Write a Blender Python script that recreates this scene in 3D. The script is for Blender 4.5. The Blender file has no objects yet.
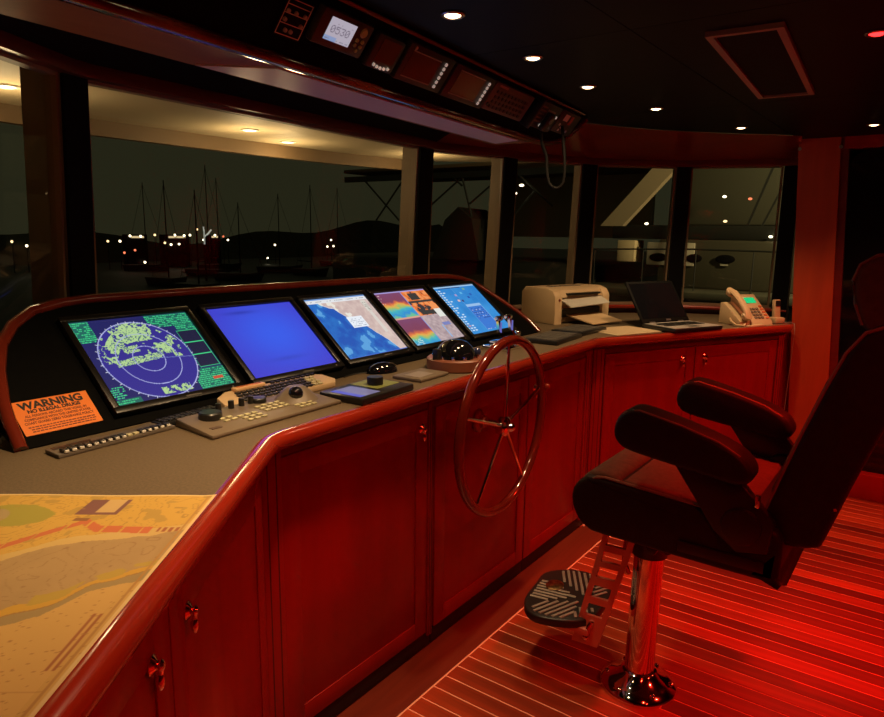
import bpy, bmesh, math, random
import numpy as np
from mathutils import Vector, Matrix

random.seed(7)
rng = np.random.default_rng(7)
SC = bpy.context.scene
COL = SC.collection
R = math.radians
PI = math.pi

# ------------------------------------------------------------------ camera
CAM_F, CAM_YAW, CAM_PITCH, CAM_ROLL = 690.0, R(35.8), R(10.4), R(0.7)
fw = Vector((-math.sin(CAM_YAW) * math.cos(CAM_PITCH), math.cos(CAM_YAW) * math.cos(CAM_PITCH), -math.sin(CAM_PITCH)))
rt0 = Vector((math.cos(CAM_YAW), math.sin(CAM_YAW), 0))
up0 = rt0.cross(fw)
rt = rt0 * math.cos(CAM_ROLL) + up0 * math.sin(CAM_ROLL)
up = up0 * math.cos(CAM_ROLL) - rt0 * math.sin(CAM_ROLL)
cd = bpy.data.cameras.new('camera')
cd.sensor_width = 36.0
cd.lens = 36.0 * CAM_F / 884.0
cd.clip_start = 0.02
cd.clip_end = 800
co = bpy.data.objects.new('camera', cd)
COL.objects.link(co)
cm = Matrix((rt, up, -fw)).transposed().to_4x4()
cm.translation = Vector((0, 0, 1.52))
co.matrix_world = cm
SC.camera = co

# ------------------------------------------------------------------ world, exposure
w = bpy.data.worlds.new('night')
SC.world = w
w.use_nodes = True
w.node_tree.nodes['Background'].inputs[0].default_value = (0.020, 0.019, 0.0095, 1)
w.node_tree.nodes['Background'].inputs[1].default_value = 1.0
SC.view_settings.view_transform = 'Standard'
SC.view_settings.look = 'None'
SC.view_settings.gamma = 1
SC.view_settings.use_curve_mapping = False
SC.view_settings.exposure = 0.0

# light strengths (watts)
WARM = (1.0, 0.66, 0.34)
RED = (1.0, 0.016, 0.006)
P_DOWN = 24.0
P_RED = 66.0
P_SOFFIT = 3.2
P_FLOOD_ADDED = 650.0


# ------------------------------------------------------------------ helpers
def hx(r, g, b):
    def f(c):
        c = c / 255.0
        return c / 12.92 if c <= 0.04045 else ((c + 0.055) / 1.055) ** 2.4
    return (f(r), f(g), f(b))


MATS = {}


def mat(name, col, rough=0.5, metal=0.0, coat=0.0, grain=None, noise=None, spec=0.5, bump=0.0, emit=None, es=1.0):
    """procedural principled material; grain=(second colour, scale xyz); noise=(second colour, scale)"""
    if name in MATS:
        return MATS[name]
    m = bpy.data.materials.new(name)
    m.use_nodes = True
    nt = m.node_tree
    b = nt.nodes['Principled BSDF']
    b.inputs['Base Color'].default_value = (*col, 1)
    b.inputs['Roughness'].default_value = rough
    b.inputs['Metallic'].default_value = metal
    b.inputs['Coat Weight'].default_value = coat
    b.inputs['Coat Roughness'].default_value = 0.08
    b.inputs['Specular IOR Level'].default_value = spec
    if emit:
        b.inputs['Emission Color'].default_value = (*emit, 1)
        b.inputs['Emission Strength'].default_value = es
    second = grain or noise
    if second:
        tc = nt.nodes.new('ShaderNodeTexCoord')
        mp = nt.nodes.new('ShaderNodeMapping')
        sc = second[1] if grain else (second[1],) * 3
        mp.inputs['Scale'].default_value = sc
        nt.links.new(tc.outputs['Object'], mp.inputs[0])
        nz = nt.nodes.new('ShaderNodeTexNoise')
        nz.inputs['Scale'].default_value = 1.0
        nz.inputs['Detail'].default_value = 6
        nz.inputs['Roughness'].default_value = 0.6
        nz.inputs['Distortion'].default_value = 0.6 if grain else 0.0
        nt.links.new(mp.outputs[0], nz.inputs['Vector'])
        cr = nt.nodes.new('ShaderNodeValToRGB')
        cr.color_ramp.elements[0].position = 0.36
        cr.color_ramp.elements[1].position = 0.66
        cr.color_ramp.elements[0].color = (*second[0], 1)
        cr.color_ramp.elements[1].color = (*col, 1)
        nt.links.new(nz.outputs[0], cr.inputs[0])
        nt.links.new(cr.outputs[0], b.inputs['Base Color'])
        if bump:
            bp = nt.nodes.new('ShaderNodeBump')
            bp.inputs['Strength'].default_value = bump
            bp.inputs['Distance'].default_value = 0.002
            nt.links.new(nz.outputs[0], bp.inputs['Height'])
            nt.links.new(bp.outputs[0], b.inputs['Normal'])
    MATS[name] = m
    return m


def emis(name, col, s):
    if name in MATS:
        return MATS[name]
    m = bpy.data.materials.new(name)
    m.use_nodes = True
    nt = m.node_tree
    nt.nodes.remove(nt.nodes['Principled BSDF'])
    e = nt.nodes.new('ShaderNodeEmission')
    e.inputs[0].default_value = (*col, 1)
    e.inputs[1].default_value = s
    nt.links.new(e.outputs[0], nt.nodes['Material Output'].inputs[0])
    MATS[name] = m
    return m


def attr_mat(name, emission=0.0, rough=0.4, coat=0.0):
    m = bpy.data.materials.new(name)
    m.use_nodes = True
    nt = m.node_tree
    b = nt.nodes['Principled BSDF']
    a = nt.nodes.new('ShaderNodeAttribute')
    a.attribute_name = 'print'
    b.inputs['Roughness'].default_value = rough
    b.inputs['Coat Weight'].default_value = coat
    if emission > 0:
        b.inputs['Base Color'].default_value = (0.01, 0.01, 0.012, 1)
        nt.links.new(a.outputs['Color'], b.inputs['Emission Color'])
        b.inputs['Emission Strength'].default_value = emission
    else:
        nt.links.new(a.outputs['Color'], b.inputs['Base Color'])
    return m


def glass_mat(name, tint=(0.9, 0.95, 0.9), refl=0.035):
    m = bpy.data.materials.new(name)
    m.use_nodes = True
    nt = m.node_tree
    nt.nodes.remove(nt.nodes['Principled BSDF'])
    t = nt.nodes.new('ShaderNodeBsdfTransparent')
    t.inputs[0].default_value = (*tint, 1)
    g = nt.nodes.new('ShaderNodeBsdfGlossy')
    g.inputs['Roughness'].default_value = 0.02
    lw = nt.nodes.new('ShaderNodeLayerWeight')
    lw.inputs[0].default_value = 0.5
    pw = nt.nodes.new('ShaderNodeMath')
    pw.operation = 'POWER'
    pw.inputs[1].default_value = 4.0
    nt.links.new(lw.outputs['Facing'], pw.inputs[0])
    fr = nt.nodes.new('ShaderNodeMath')
    fr.operation = 'MULTIPLY_ADD'
    fr.inputs[1].default_value = 0.6
    fr.inputs[2].default_value = refl
    nt.links.new(pw.outputs[0], fr.inputs[0])
    mx = nt.nodes.new('ShaderNodeMixShader')
    nt.links.new(fr.outputs[0], mx.inputs[0])
    nt.links.new(t.outputs[0], mx.inputs[1])
    nt.links.new(g.outputs[0], mx.inputs[2])
    nt.links.new(mx.outputs[0], nt.nodes['Material Output'].inputs[0])
    MATS[name] = m
    return m


class MB:
    def __init__(s):
        s.bm = bmesh.new()

    def _merge(s, b2, M=None):
        if M is not None:
            b2.transform(M)
        me = bpy.data.meshes.new('tmp')
        b2.to_mesh(me)
        b2.free()
        s.bm.from_mesh(me)
        bpy.data.meshes.remove(me)
        return s

    def box(s, c, d, M=None, bev=0.0, seg=2):
        b = bmesh.new()
        bmesh.ops.create_cube(b, size=1.0)
        for v in b.verts:
            v.co = Vector((c[0] + v.co.x * d[0], c[1] + v.co.y * d[1], c[2] + v.co.z * d[2]))
        if bev:
            bmesh.ops.bevel(b, geom=list(b.edges), offset=bev, segments=seg, affect='EDGES', profile=0.5)
        return s._merge(b, M)

    def cyl(s, p, q, r0, r1=None, n=16, bev=0.0):
        p = Vector(p); q = Vector(q)
        r1 = r0 if r1 is None else r1
        d = q - p
        b = bmesh.new()
        bmesh.ops.create_cone(b, cap_ends=True, segments=n, radius1=r0, radius2=r1, depth=d.length)
        if bev:
            es = [e for e in b.edges if len(e.link_faces) == 2 and any(len(f.verts) > 4 for f in e.link_faces)]
            bmesh.ops.bevel(b, geom=es, offset=bev, segments=2, affect='EDGES', profile=0.5)
        M = Vector((0, 0, 1)).rotation_difference(d.normalized()).to_matrix().to_4x4()
        M.translation = (p + q) / 2
        return s._merge(b, M)

    def sphere(s, c, r, u=16, v=10, sc=(1, 1, 1)):
        b = bmesh.new()
        bmesh.ops.create_uvsphere(b, u_segments=u, v_segments=v, radius=r)
        for x in b.verts:
            x.co = Vector((c[0] + x.co.x * sc[0], c[1] + x.co.y * sc[1], c[2] + x.co.z * sc[2]))
        return s._merge(b)

    def lathe(s, prof, n=24, M=None):
        b = bmesh.new()
        rings = []
        for r, z in prof:
            if r < 1e-6:
                rings.append([b.verts.new((0, 0, z))])
            else:
                rings.append([b.verts.new((r * math.cos(2 * PI * k / n), r * math.sin(2 * PI * k / n), z)) for k in range(n)])
        for a, c in zip(rings, rings[1:]):
            for k in range(n):
                k2 = (k + 1) % n
                if len(a) == 1 and len(c) == 1:
                    continue
                if len(a) == 1:
                    b.faces.new((a[0], c[k2], c[k]))
                elif len(c) == 1:
                    b.faces.new((a[k], a[k2], c[0]))
                else:
                    b.faces.new((a[k], a[k2], c[k2], c[k]))
        bmesh.ops.recalc_face_normals(b, faces=list(b.faces))
        return s._merge(b, M)

    def sweep(s, pts, prof, closed=False, upv=(0, 0, 1)):
        """profile (side, up) swept along a polyline; mitred"""
        b = bmesh.new()
        P = [Vector(p) for p in pts]
        n = len(P)
        rings = []
        U = Vector(upv)
        for i in range(n):
            if closed:
                d0 = (P[i] - P[i - 1]).normalized(); d1 = (P[(i + 1) % n] - P[i]).normalized()
            else:
                d0 = (P[i] - P[i - 1]).normalized() if i else (P[1] - P[0]).normalized()
                d1 = (P[i + 1] - P[i]).normalized() if i < n - 1 else d0
            t = (d0 + d1).normalized()
            side = t.cross(U)
            if side.length < 1e-5:
                side = t.cross(Vector((1, 0, 0)))
            side.normalize()
            upn = side.cross(t).normalized()
            k = 1.0 / max(0.5, d0.dot(t))
            rings.append([b.verts.new(P[i] + side * (x * k) + upn * y) for x, y in prof])
        m = len(prof)
        idx = list(zip(range(n - 1), range(1, n))) + ([(n - 1, 0)] if closed else [])
        for a, c in idx:
            for k in range(m):
                k2 = (k + 1) % m
                b.faces.new((rings[a][k], rings[a][k2], rings[c][k2], rings[c][k]))
        if not closed:
            b.faces.new(rings[0][::-1]); b.faces.new(rings[-1])
        bmesh.ops.recalc_face_normals(b, faces=list(b.faces))
        return s._merge(b)

    def tube(s, pts, r, n=8, closed=False, upv=(0, 0, 1)):
        return s.sweep(pts, [(r * math.cos(2 * PI * k / n), r * math.sin(2 * PI * k / n)) for k in range(n)], closed, upv)

    def prism(s, poly, z0, z1, M=None, bev=0.0, seg=2):
        b = bmesh.new()
        lo = [b.verts.new((p[0], p[1], z0)) for p in poly]
        hi = [b.verts.new((p[0], p[1], z1)) for p in poly]
        n = len(poly)
        b.faces.new(lo[::-1]); b.faces.new(hi)
        for k in range(n):
            b.faces.new((lo[k], lo[(k + 1) % n], hi[(k + 1) % n], hi[k]))
        bmesh.ops.recalc_face_normals(b, faces=list(b.faces))
        if bev:
            es = [e for e in b.edges if abs(e.verts[0].co.z - e.verts[1].co.z) < 1e-6]
            bmesh.ops.bevel(b, geom=es, offset=bev, segments=seg, affect='EDGES', profile=0.5)
        return s._merge(b, M)

    def quadstrip(s, A, B):
        a = [s.bm.verts.new(p) for p in A]
        c = [s.bm.verts.new(p) for p in B]
        for k in range(len(a) - 1):
            s.bm.faces.new((a[k], a[k + 1], c[k + 1], c[k]))
        return s

    def solid(s, verts, faces):
        b = bmesh.new()
        vs = [b.verts.new(v) for v in verts]
        for f in faces:
            b.faces.new([vs[i] for i in f])
        bmesh.ops.recalc_face_normals(b, faces=list(b.faces))
        return s._merge(b)

    def build(s, name, m, parent=None, smooth=35, label=None):
        me = bpy.data.meshes.new(name)
        s.bm.to_mesh(me)
        s.bm.free()
        if smooth:
            me.polygons.foreach_set('use_smooth', [True] * len(me.polygons))
            me.set_sharp_from_angle(angle=R(smooth))
        me.materials.append(m)
        o = bpy.data.objects.new(name, me)
        COL.objects.link(o)
        if parent:
            o.parent = parent
        if label:
            o['label'] = label
        return o


def thing(name, label, cat, loc=(0, 0, 0), rotz=0.0, M=None, group=None):
    o = bpy.data.objects.new(name, None)
    o.empty_display_size = 0.05
    COL.objects.link(o)
    if M is not None:
        o.matrix_world = M
    else:
        o.location = loc
        o.rotation_euler = (0, 0, rotz)
    o['label'] = label
    o['category'] = cat
    if group:
        o['group'] = group
    return o


def struct(name, loc=(0, 0, 0), label=None):
    o = bpy.data.objects.new(name, None)
    o.empty_display_size = 0.05
    COL.objects.link(o)
    o.location = loc
    o['kind'] = 'structure'
    if label:
        o['label'] = label
    return o


def frame_matrix(origin, ex, ey, ez):
    M = Matrix((Vector(ex), Vector(ey), Vector(ez))).transposed().to_4x4()
    M.translation = Vector(origin)
    return M


def text_part(body, size, m, parent, M, name='lettering', align='CENTER', stretch=1.0, bold=0.0):
    cu = bpy.data.curves.new('txt', 'FONT')
    cu.body = body
    cu.size = size
    cu.align_x = align
    cu.offset = bold
    cu.extrude = 0.0003
    ob = bpy.data.objects.new('txt', cu)
    COL.objects.link(ob)
    dg = bpy.context.evaluated_depsgraph_get()
    dg.update()
    me = bpy.data.meshes.new_from_object(ob.evaluated_get(dg))
    bpy.data.objects.remove(ob)
    bpy.data.curves.remove(cu)
    me.transform(M @ Matrix.Diagonal((stretch, 1, 1, 1)))
    me.name = name
    me.materials.clear()
    me.materials.append(m)
    o = bpy.data.objects.new(name, me)
    COL.objects.link(o)
    o.parent = parent
    return o


def printed_grid(name, img, wid, hei, m, parent, z=0.0):
    """flat print: a fine grid whose points carry the printed colours. img[h,w,3], row 0 at the bottom"""
    h, wd, _ = img.shape
    xs = np.linspace(-wid / 2, wid / 2, wd)
    ys = np.linspace(0, hei, h)
    X, Y = np.meshgrid(xs, ys)
    co_ = np.stack([X, Y, np.full_like(X, z)], -1).reshape(-1, 3)
    i = np.arange(h * wd).reshape(h, wd)
    f = np.stack([i[:-1, :-1], i[:-1, 1:], i[1:, 1:], i[1:, :-1]], -1).reshape(-1, 4)
    me = bpy.data.meshes.new(name)
    me.from_pydata(co_.tolist(), [], f.tolist())
    a = me.color_attributes.new('print', 'FLOAT_COLOR', 'POINT')
    rgba = np.ones((h * wd, 4), np.float32)
    rgba[:, :3] = img.reshape(-1, 3)
    a.data.foreach_set('color', rgba.ravel())
    me.materials.append(m)
    o = bpy.data.objects.new(name, me)
    COL.objects.link(o)
    if parent:
        o.parent = parent
    return o


def rrect(x0, y0, x1, y1, r, n=5):
    pts = []
    for cx, cy, a0 in ((x1 - r, y0 + r, -90), (x1 - r, y1 - r, 0), (x0 + r, y1 - r, 90), (x0 + r, y0 + r, 180)):
        for k in range(n + 1):
            a = R(a0 + 90 * k / n)
            pts.append((cx + r * math.cos(a), cy + r * math.sin(a)))
    return pts


# ------------------------------------------------------------------ materials
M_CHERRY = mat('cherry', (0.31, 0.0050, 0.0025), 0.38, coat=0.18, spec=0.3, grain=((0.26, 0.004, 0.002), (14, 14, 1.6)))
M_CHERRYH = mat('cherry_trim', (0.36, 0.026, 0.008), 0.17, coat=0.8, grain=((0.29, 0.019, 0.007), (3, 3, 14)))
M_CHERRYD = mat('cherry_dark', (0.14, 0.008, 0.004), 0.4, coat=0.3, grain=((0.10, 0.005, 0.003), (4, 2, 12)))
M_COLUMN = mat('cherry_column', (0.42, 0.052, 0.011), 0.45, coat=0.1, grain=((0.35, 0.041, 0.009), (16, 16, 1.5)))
M_LINE = mat('groove_dark', (0.012, 0.003, 0.002), 0.6)
M_TEAK = [mat('teak_%d' % i, c, 0.36, coat=0.10, spec=0.35, grain=(tuple(x * 0.62 for x in c), (1.6, 22, 6)))
          for i, c in enumerate([(0.46, 0.060, 0.016), (0.27, 0.032, 0.010), (0.62, 0.095, 0.026), (0.19, 0.022, 0.008), (0.38, 0.048, 0.014)])]
M_CAULK = mat('caulk', (0.95, 0.42, 0.26), 0.6)
M_TOP = mat('worktop_vinyl', (0.165, 0.118, 0.068), 0.65, noise=((0.125, 0.09, 0.052), 160), spec=0.25, bump=0.25)
M_BLACK = mat('black_vinyl', (0.0032, 0.0032, 0.0026), 0.75, noise=((0.002, 0.002, 0.002), 60), spec=0.05)
M_PLASTIC = mat('black_plastic', (0.014, 0.014, 0.014), 0.33)
M_GLOSSBLK = mat('gloss_black', (0.006, 0.006, 0.008), 0.08, coat=0.5)
M_BEIGE = mat('beige_plastic', (0.42, 0.30, 0.19), 0.4)
M_TAUPE = mat('taupe_plastic', (0.19, 0.145, 0.10), 0.42)
M_CREAM = mat('cream_plastic', (0.66, 0.47, 0.27), 0.38)
M_KEY = mat('cream_key', (0.60, 0.56, 0.32), 0.5)
M_KEYB = mat('black_key', (0.015, 0.014, 0.013), 0.4)
M_CHROME = mat('chrome', (0.86, 0.84, 0.82), 0.07, metal=1.0)
M_STEEL = mat('brushed_steel', (0.55, 0.52, 0.5), 0.28, metal=1.0)
M_LEATHER = mat('brown_leather', (0.015, 0.011, 0.008), 0.5, noise=((0.010, 0.007, 0.005), 45), spec=0.22, bump=0.3)
M_SEATCL = mat('seat_suede', (0.095, 0.068, 0.045), 0.8, noise=((0.072, 0.052, 0.034), 60), spec=0.12)
M_PIPE = mat('tan_piping', (0.16, 0.10, 0.06), 0.6)
M_CEIL = mat('ceiling_vinyl', (0.003, 0.0035, 0.006), 0.5, noise=((0.002, 0.0025, 0.004), 5), spec=0.12)
M_PILLAR = mat('pillar_beige', (0.25, 0.17, 0.10), 0.6)
M_SOFFIT = mat('soffit_beige', (0.66, 0.53, 0.34), 0.65)
M_FASCIA = mat('fascia_tan', (0.20, 0.13, 0.07), 0.6)
M_WHITE = mat('white_plastic', (0.7, 0.68, 0.62), 0.4)
M_PAPER = mat('paper', (0.62, 0.50, 0.30), 0.7)
M_GLASS = glass_mat('window_glass', (0.86, 0.9, 0.84))
M_DARKGLASS = mat('door_glass', (0.004, 0.004, 0.005), 0.06, coat=0.3)
M_LAMP = emis('lamp_warm', (1.0, 0.66, 0.32), 9)
M_LAMPR = emis('lamp_red', (1.0, 0.02, 0.02), 5)
M_BLUE = emis('blue_glint', (0.22, 0.22, 0.75), 0.6)  # glowing blue that stands in for reflections on the chrome levers

# ------------------------------------------------------------------ floor
floor = struct('floor')
m = MB()
m.box((0.55, 1.6, -0.0265), (6.3, 7.0, 0.05))
m.build('caulk_bed', M_CAULK, floor)
PITCH = 0.0705
pl_mesh = {}
k0 = int((-1.6 - 1.561) / PITCH)
for k in range(k0, 44):
    y = 1.561 + (k + 0.5) * PITCH
    if y > 4.56:
        break
    x0 = -1.243
    if y > 3.18:
        x0 = -1.243 + (y - 3.18) * 0.524
    if y < 1.12:
        x0 = -1.243 + (1.12 - y) * 0.745
    L = 2.62 - x0
    mi = [0, 1, 4, 3, 2, 1, 0, 3, 4, 2, 1, 4, 0][(k * 5 + (k * k) % 3) % 13]
    me_ = MB()
    me_.box((L / 2, 0, -0.0025), (L, PITCH - 0.0068, 0.005))
    o = me_.build('plank', M_TEAK[mi], floor, smooth=0)
    o.location = (x0, y, 0)
m = MB()
for a, b in (((-1.3265, 1.09), (-1.3265, 3.20)),):
    m.box((a[0], (a[1] + b[1]) / 2, -0.0015), (0.152, b[1] - a[1], 0.007))
M_TB = mat('teak_border', (0.20, 0.026, 0.009), 0.38, coat=0.15, grain=((0.15, 0.018, 0.007), (22, 1.6, 6)))
m.build('border_plank', M_TB, floor)
m = MB()
m.prism([(-1.40, 3.20), (-1.2505, 3.20), (-1.2505, 3.17), (-0.50, 4.600), (-0.80, 4.600), (-0.80, 4.36)], -0.005, 0.002)
m.build('border_plank', M_TB, floor)
m = MB()
m.prism([(-1.40, 1.09), (-1.2505, 1.09), (-1.2505, 1.12), (-0.20, -0.29), (-0.40, -0.29)], -0.005, 0.002)
m.build('border_plank', M_TB, floor)
m = MB()
m.box((0.4, 4.580, -0.0015), (1.74, 0.045, 0.007))
m.build('border_plank', M_TB, floor)


# ------------------------------------------------------------------ forward window wall
ZT, ZS = 1.955, 1.055
RAKE = 0.045      # the windows lean: their sills stand this far outboard of their heads
PIL = [((-1.46, -0.05), (-1.40, -0.16)), ((-2.108, 1.052), (-2.136, 1.138)), ((-2.292, 2.967), (-2.313, 3.110)),
       ((-2.155, 3.603), (-2.149, 3.734)), ((-1.935, 4.200), (-1.885, 4.303)), ((-1.489, 4.673), (-1.411, 4.714)),
       ((-0.893, 4.900), (-0.800, 4.905))]
PIL[0] = ((-1.40, -0.16), (-1.46, -0.05))
wall = struct('wall_forward')


def rake(o, n, z0=0.0):
    for v in o.data.vertices:
        k = min(1.6, max(-0.1, (ZT - (v.co.z + z0)) / (ZT - ZS)))
        v.co += n * (RAKE * k)



def outn(a, b):
    d = Vector((b[0] - a[0], b[1] - a[1], 0)).normalized()
    return Vector((-d.y, d.x, 0))


M_FRAME = mat('black_frame', (0.0035, 0.003, 0.0025), 0.65, spec=0.12)
depth = [0.12, 0.16, 0.11, 0.10, 0.095, 0.14, 0.10]
for i, (a, b) in enumerate(PIL):
    n = outn(a, b)
    d = depth[i]
    ax, bx = Vector((*a, 0)), Vector((*b, 0))
    poly = [ax + n * 0.012, bx + n * 0.012, bx + n * d, ax + n * d]
    m = MB()
    m.prism([(p.x, p.y) for p in poly], 0.0 if i == 6 else 0.95, 2.02)
    p = m.build('pillar', M_PILLAR, wall, smooth=0)
    if i < 6:
        rake(p, n)
    poly = [ax, bx, bx + n * 0.012, ax + n * 0.012]
    m = MB()
    m.prism([(q.x, q.y) for q in poly], 1.0, 1.985)
    it = m.build('inner_trim', M_FRAME, p, smooth=0)
    if i < 6:
        rake(it, n)
# window panes
for i in range(6):
    a = PIL[i][1]; b = PIL[i + 1][0]
    n = outn(a, b)
    wn = struct('window_%d' % (i + 1), (a[0], a[1], ZS))
    A = Vector((a[0], a[1], 0)); B = Vector((b[0], b[1], 0))
    d = (B - A)
    L = d.length
    u = d.normalized()
    m = MB()
    hz = Vector((0, 0, ZT + 0.03 - ZS))
    m.solid([n * 0.032, d + n * 0.032, d + n * 0.032 + hz, n * 0.032 + hz], [(0, 1, 2, 3)])
    rake(m.build('pane', M_GLASS, wn, smooth=0), n, ZS)
    # thin dark gasket frame round the glass
    m = MB()
    for s0, s1, z0, z1 in ((0, L, -0.03, 0.012), (0, L, ZT - ZS - 0.008, ZT - ZS + 0.03), (0, 0.010, 0.012, ZT - ZS), (L - 0.010, L, 0.012, ZT - ZS)):
        q = [u * s0 + n * 0.015, u * s1 + n * 0.015, u * s1 + n * 0.05, u * s0 + n * 0.05]
        m.prism([(p.x, p.y) for p in q], z0, z1)
    rake(m.build('frame', M_PILLAR, wn, smooth=0), n, ZS)
# inner curve
curve = []
for i, (a, b) in enumerate(PIL):
    curve += [Vector((*a, 0)), Vector((*b, 0))]


def offs(pts, d):
    out = []
    for i, p in enumerate(pts):
        a = pts[max(0, i - 1)]; b = pts[min(len(pts) - 1, i + 1)]
        t = (b - a).normalized()
        out.append(p + Vector((-t.y, t.x, 0)) * d)
    return out


# lower wall, sill, header
m = MB()
o1 = offs(curve, 0.012 + RAKE); o2 = offs(curve, 0.10 + RAKE)
poly = [(p.x, p.y) for p in o1] + [(p.x, p.y) for p in reversed(o2)]
m.prism(poly, 0.0, ZS - 0.02)
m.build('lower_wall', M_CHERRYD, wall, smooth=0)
sill_in = offs(curve, -0.045)
m = MB()
m.sweep([p + Vector((0, 0, ZS - 0.012)) for p in offs(curve, RAKE - 0.012)], [(-0.03, -0.012), (0.03, -0.012), (0.036, 0.0), (0.03, 0.010), (-0.03, 0.012)])
m.build('sill_trim', M_CHERRYH, wall)
m = MB()
m.sweep([p + Vector((0, 0, ZT + 0.018)) for p in offs(curve, -0.012)], [(-0.02, -0.018), (0.016, -0.018), (0.022, 0.0), (0.016, 0.022), (-0.02, 0.022)])
m.build('header_trim', mat('header_wood', (0.13, 0.018, 0.008), 0.35, grain=((0.09, 0.011, 0.005), (4, 2, 12))), wall)
CT = [(-1.00, -0.30), (-1.30, 0.10), (-1.62, 0.90), (-1.68, 1.20), (-1.78, 2.40), (-1.74, 2.75), (-1.66, 3.15), (-1.62, 3.30), (-1.41, 3.72), (-1.34, 3.82), (-1.06, 4.15), (-1.00, 4.20), (-0.76, 4.42), (-0.735, 4.45)]
m = MB()
low = [p + Vector((0, 0, ZT + 0.035)) for p in offs(curve, -0.005)]
hi = [Vector((x, y, 2.074)) for x, y in CT]
hi2 = [Vector((x, y, 2.10)) for x, y in CT]
lo2 = [p + Vector((0, 0, 0.09)) for p in offs(low, 0.03)]
m.quadstrip(low[:6], hi[:6])
m.build('header_panel', M_FRAME, wall, smooth=20)  # forward stretch in black: the shade of the recess is put into its colour
m = MB()
m.quadstrip(low[5:], hi[5:])
m.build('header_panel', mat('cherry_header', (0.22, 0.022, 0.009), 0.3, coat=0.4, grain=((0.16, 0.014, 0.006), (3, 3, 16))), wall, smooth=20)

# ------------------------------------------------------------------ door wall, column, other walls
CH = 2.075
dw = struct('wall_starboard', (0, 4.61, 0))
m = MB()
m.box((1.05, 0.06, 1.03), (0.9, 0.12, 2.08))      # aft of the door
m.box((0.03, 0.06, 2.045), (1.14, 0.12, 0.07))    # above
m.build('panel', M_CHERRY, dw, smooth=0)
m = MB()
m.box((0.05, 0.03, 0.0775), (1.05, 0.14, 0.155), bev=0.006)
m.build('door_step', M_CHERRY, dw)
# leaning column
m = MB()
v = [(-0.775, 4.60, CH), (-0.560, 4.60, CH), (-0.560, 4.98, CH), (-0.775, 4.98, CH), (-0.655, 4.60, 0), (-0.450, 4.60, 0), (-0.450, 4.98, 0), (-0.655, 4.98, 0)]
m.solid([(x, y - 4.61, z) for x, y, z in v], [(0, 1, 2, 3), (4, 5, 6, 7), (0, 1, 5, 4), (1, 2, 6, 5), (2, 3, 7, 6), (3, 0, 4, 7)])
m.build('column', M_COLUMN, dw, smooth=0)
m = MB()
v = [(-0.560, 4.615, CH), (-0.518, 4.615, CH), (-0.518, 4.75, CH), (-0.560, 4.75, CH), (-0.450, 4.615, 0), (-0.408, 4.615, 0), (-0.408, 4.75, 0), (-0.450, 4.75, 0)]
m.solid([(x, y - 4.61, z) for x, y, z in v], [(0, 1, 2, 3), (4, 5, 6, 7), (0, 1, 5, 4), (1, 2, 6, 5), (2, 3, 7, 6), (3, 0, 4, 7)])
m.build('door_casing', M_CHERRYD, dw, smooth=0)
for zz, xx in ((2.02, -0.766), (2.02, -0.556)):
    m = MB()
    m.cyl((xx, -0.012, zz), (xx, -0.002, zz), 0.010, n=12)
    m.build('screw_cap', M_STEEL, dw)
m = MB()
m.box((-0.80, 0.05, 0.475), (0.34, 0.06, 0.95))
m.build('infill_panel', M_CHERRY, dw, smooth=0)
m = MB()
m.box((0.1, 0.13, 1.03), (1.45, 0.03, 2.06))
m.build('door_backing', M_FRAME, dw, smooth=0)
door = struct('door_1', (-0.50, 4.66, 0.155))
m = MB()
poly = [(0.0, 0.0), (1.08, 0.0), (1.08, 1.845), (0.10, 1.845), (0.05, 1.832), (0.015, 1.80), (0.0, 1.745)]
poly = [(x + (1.845 - z) * 0.052 - 0.012 + 0.0, z) for x, z in poly]
m.prism(poly, -0.01, 0.02, M=Matrix(((1, 0, 0, 0), (0, 0, -1, 0), (0, 1, 0, 0), (0, 0, 0, 1))))
m.build('glass_panel', M_DARKGLASS, door, smooth=0)
wa = struct('wall_aft', (2.65, 1.6, 0))
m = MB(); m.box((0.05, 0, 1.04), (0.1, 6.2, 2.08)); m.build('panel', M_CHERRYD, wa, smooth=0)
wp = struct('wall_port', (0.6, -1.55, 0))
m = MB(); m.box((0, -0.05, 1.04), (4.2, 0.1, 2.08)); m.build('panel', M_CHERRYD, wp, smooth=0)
wp2 = struct('wall_port_forward', (-1.43, -0.12, 0))
m = MB()
m.solid([(0, 0, 0), (0, 0, 2.08), (0.0, -1.5, 2.08), (0, -1.5, 0), (-0.06, 0, 0), (-0.06, 0, 2.08), (-0.06, -1.5, 2.08), (-0.06, -1.5, 0)],
        [(0, 1, 2, 3), (4, 5, 6, 7), (0, 1, 5, 4), (1, 2, 6, 5), (2, 3, 7, 6), (3, 0, 4, 7)])
m.build('panel', M_CHERRYD, wp2, smooth=0)
ws2 = struct('wall_starboard_aft', (1.5, 4.67, 0))
m = MB(); m.box((0.6, 0.05, 1.04), (1.2, 0.1, 2.08)); m.build('panel', M_CHERRYD, ws2, smooth=0)

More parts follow.
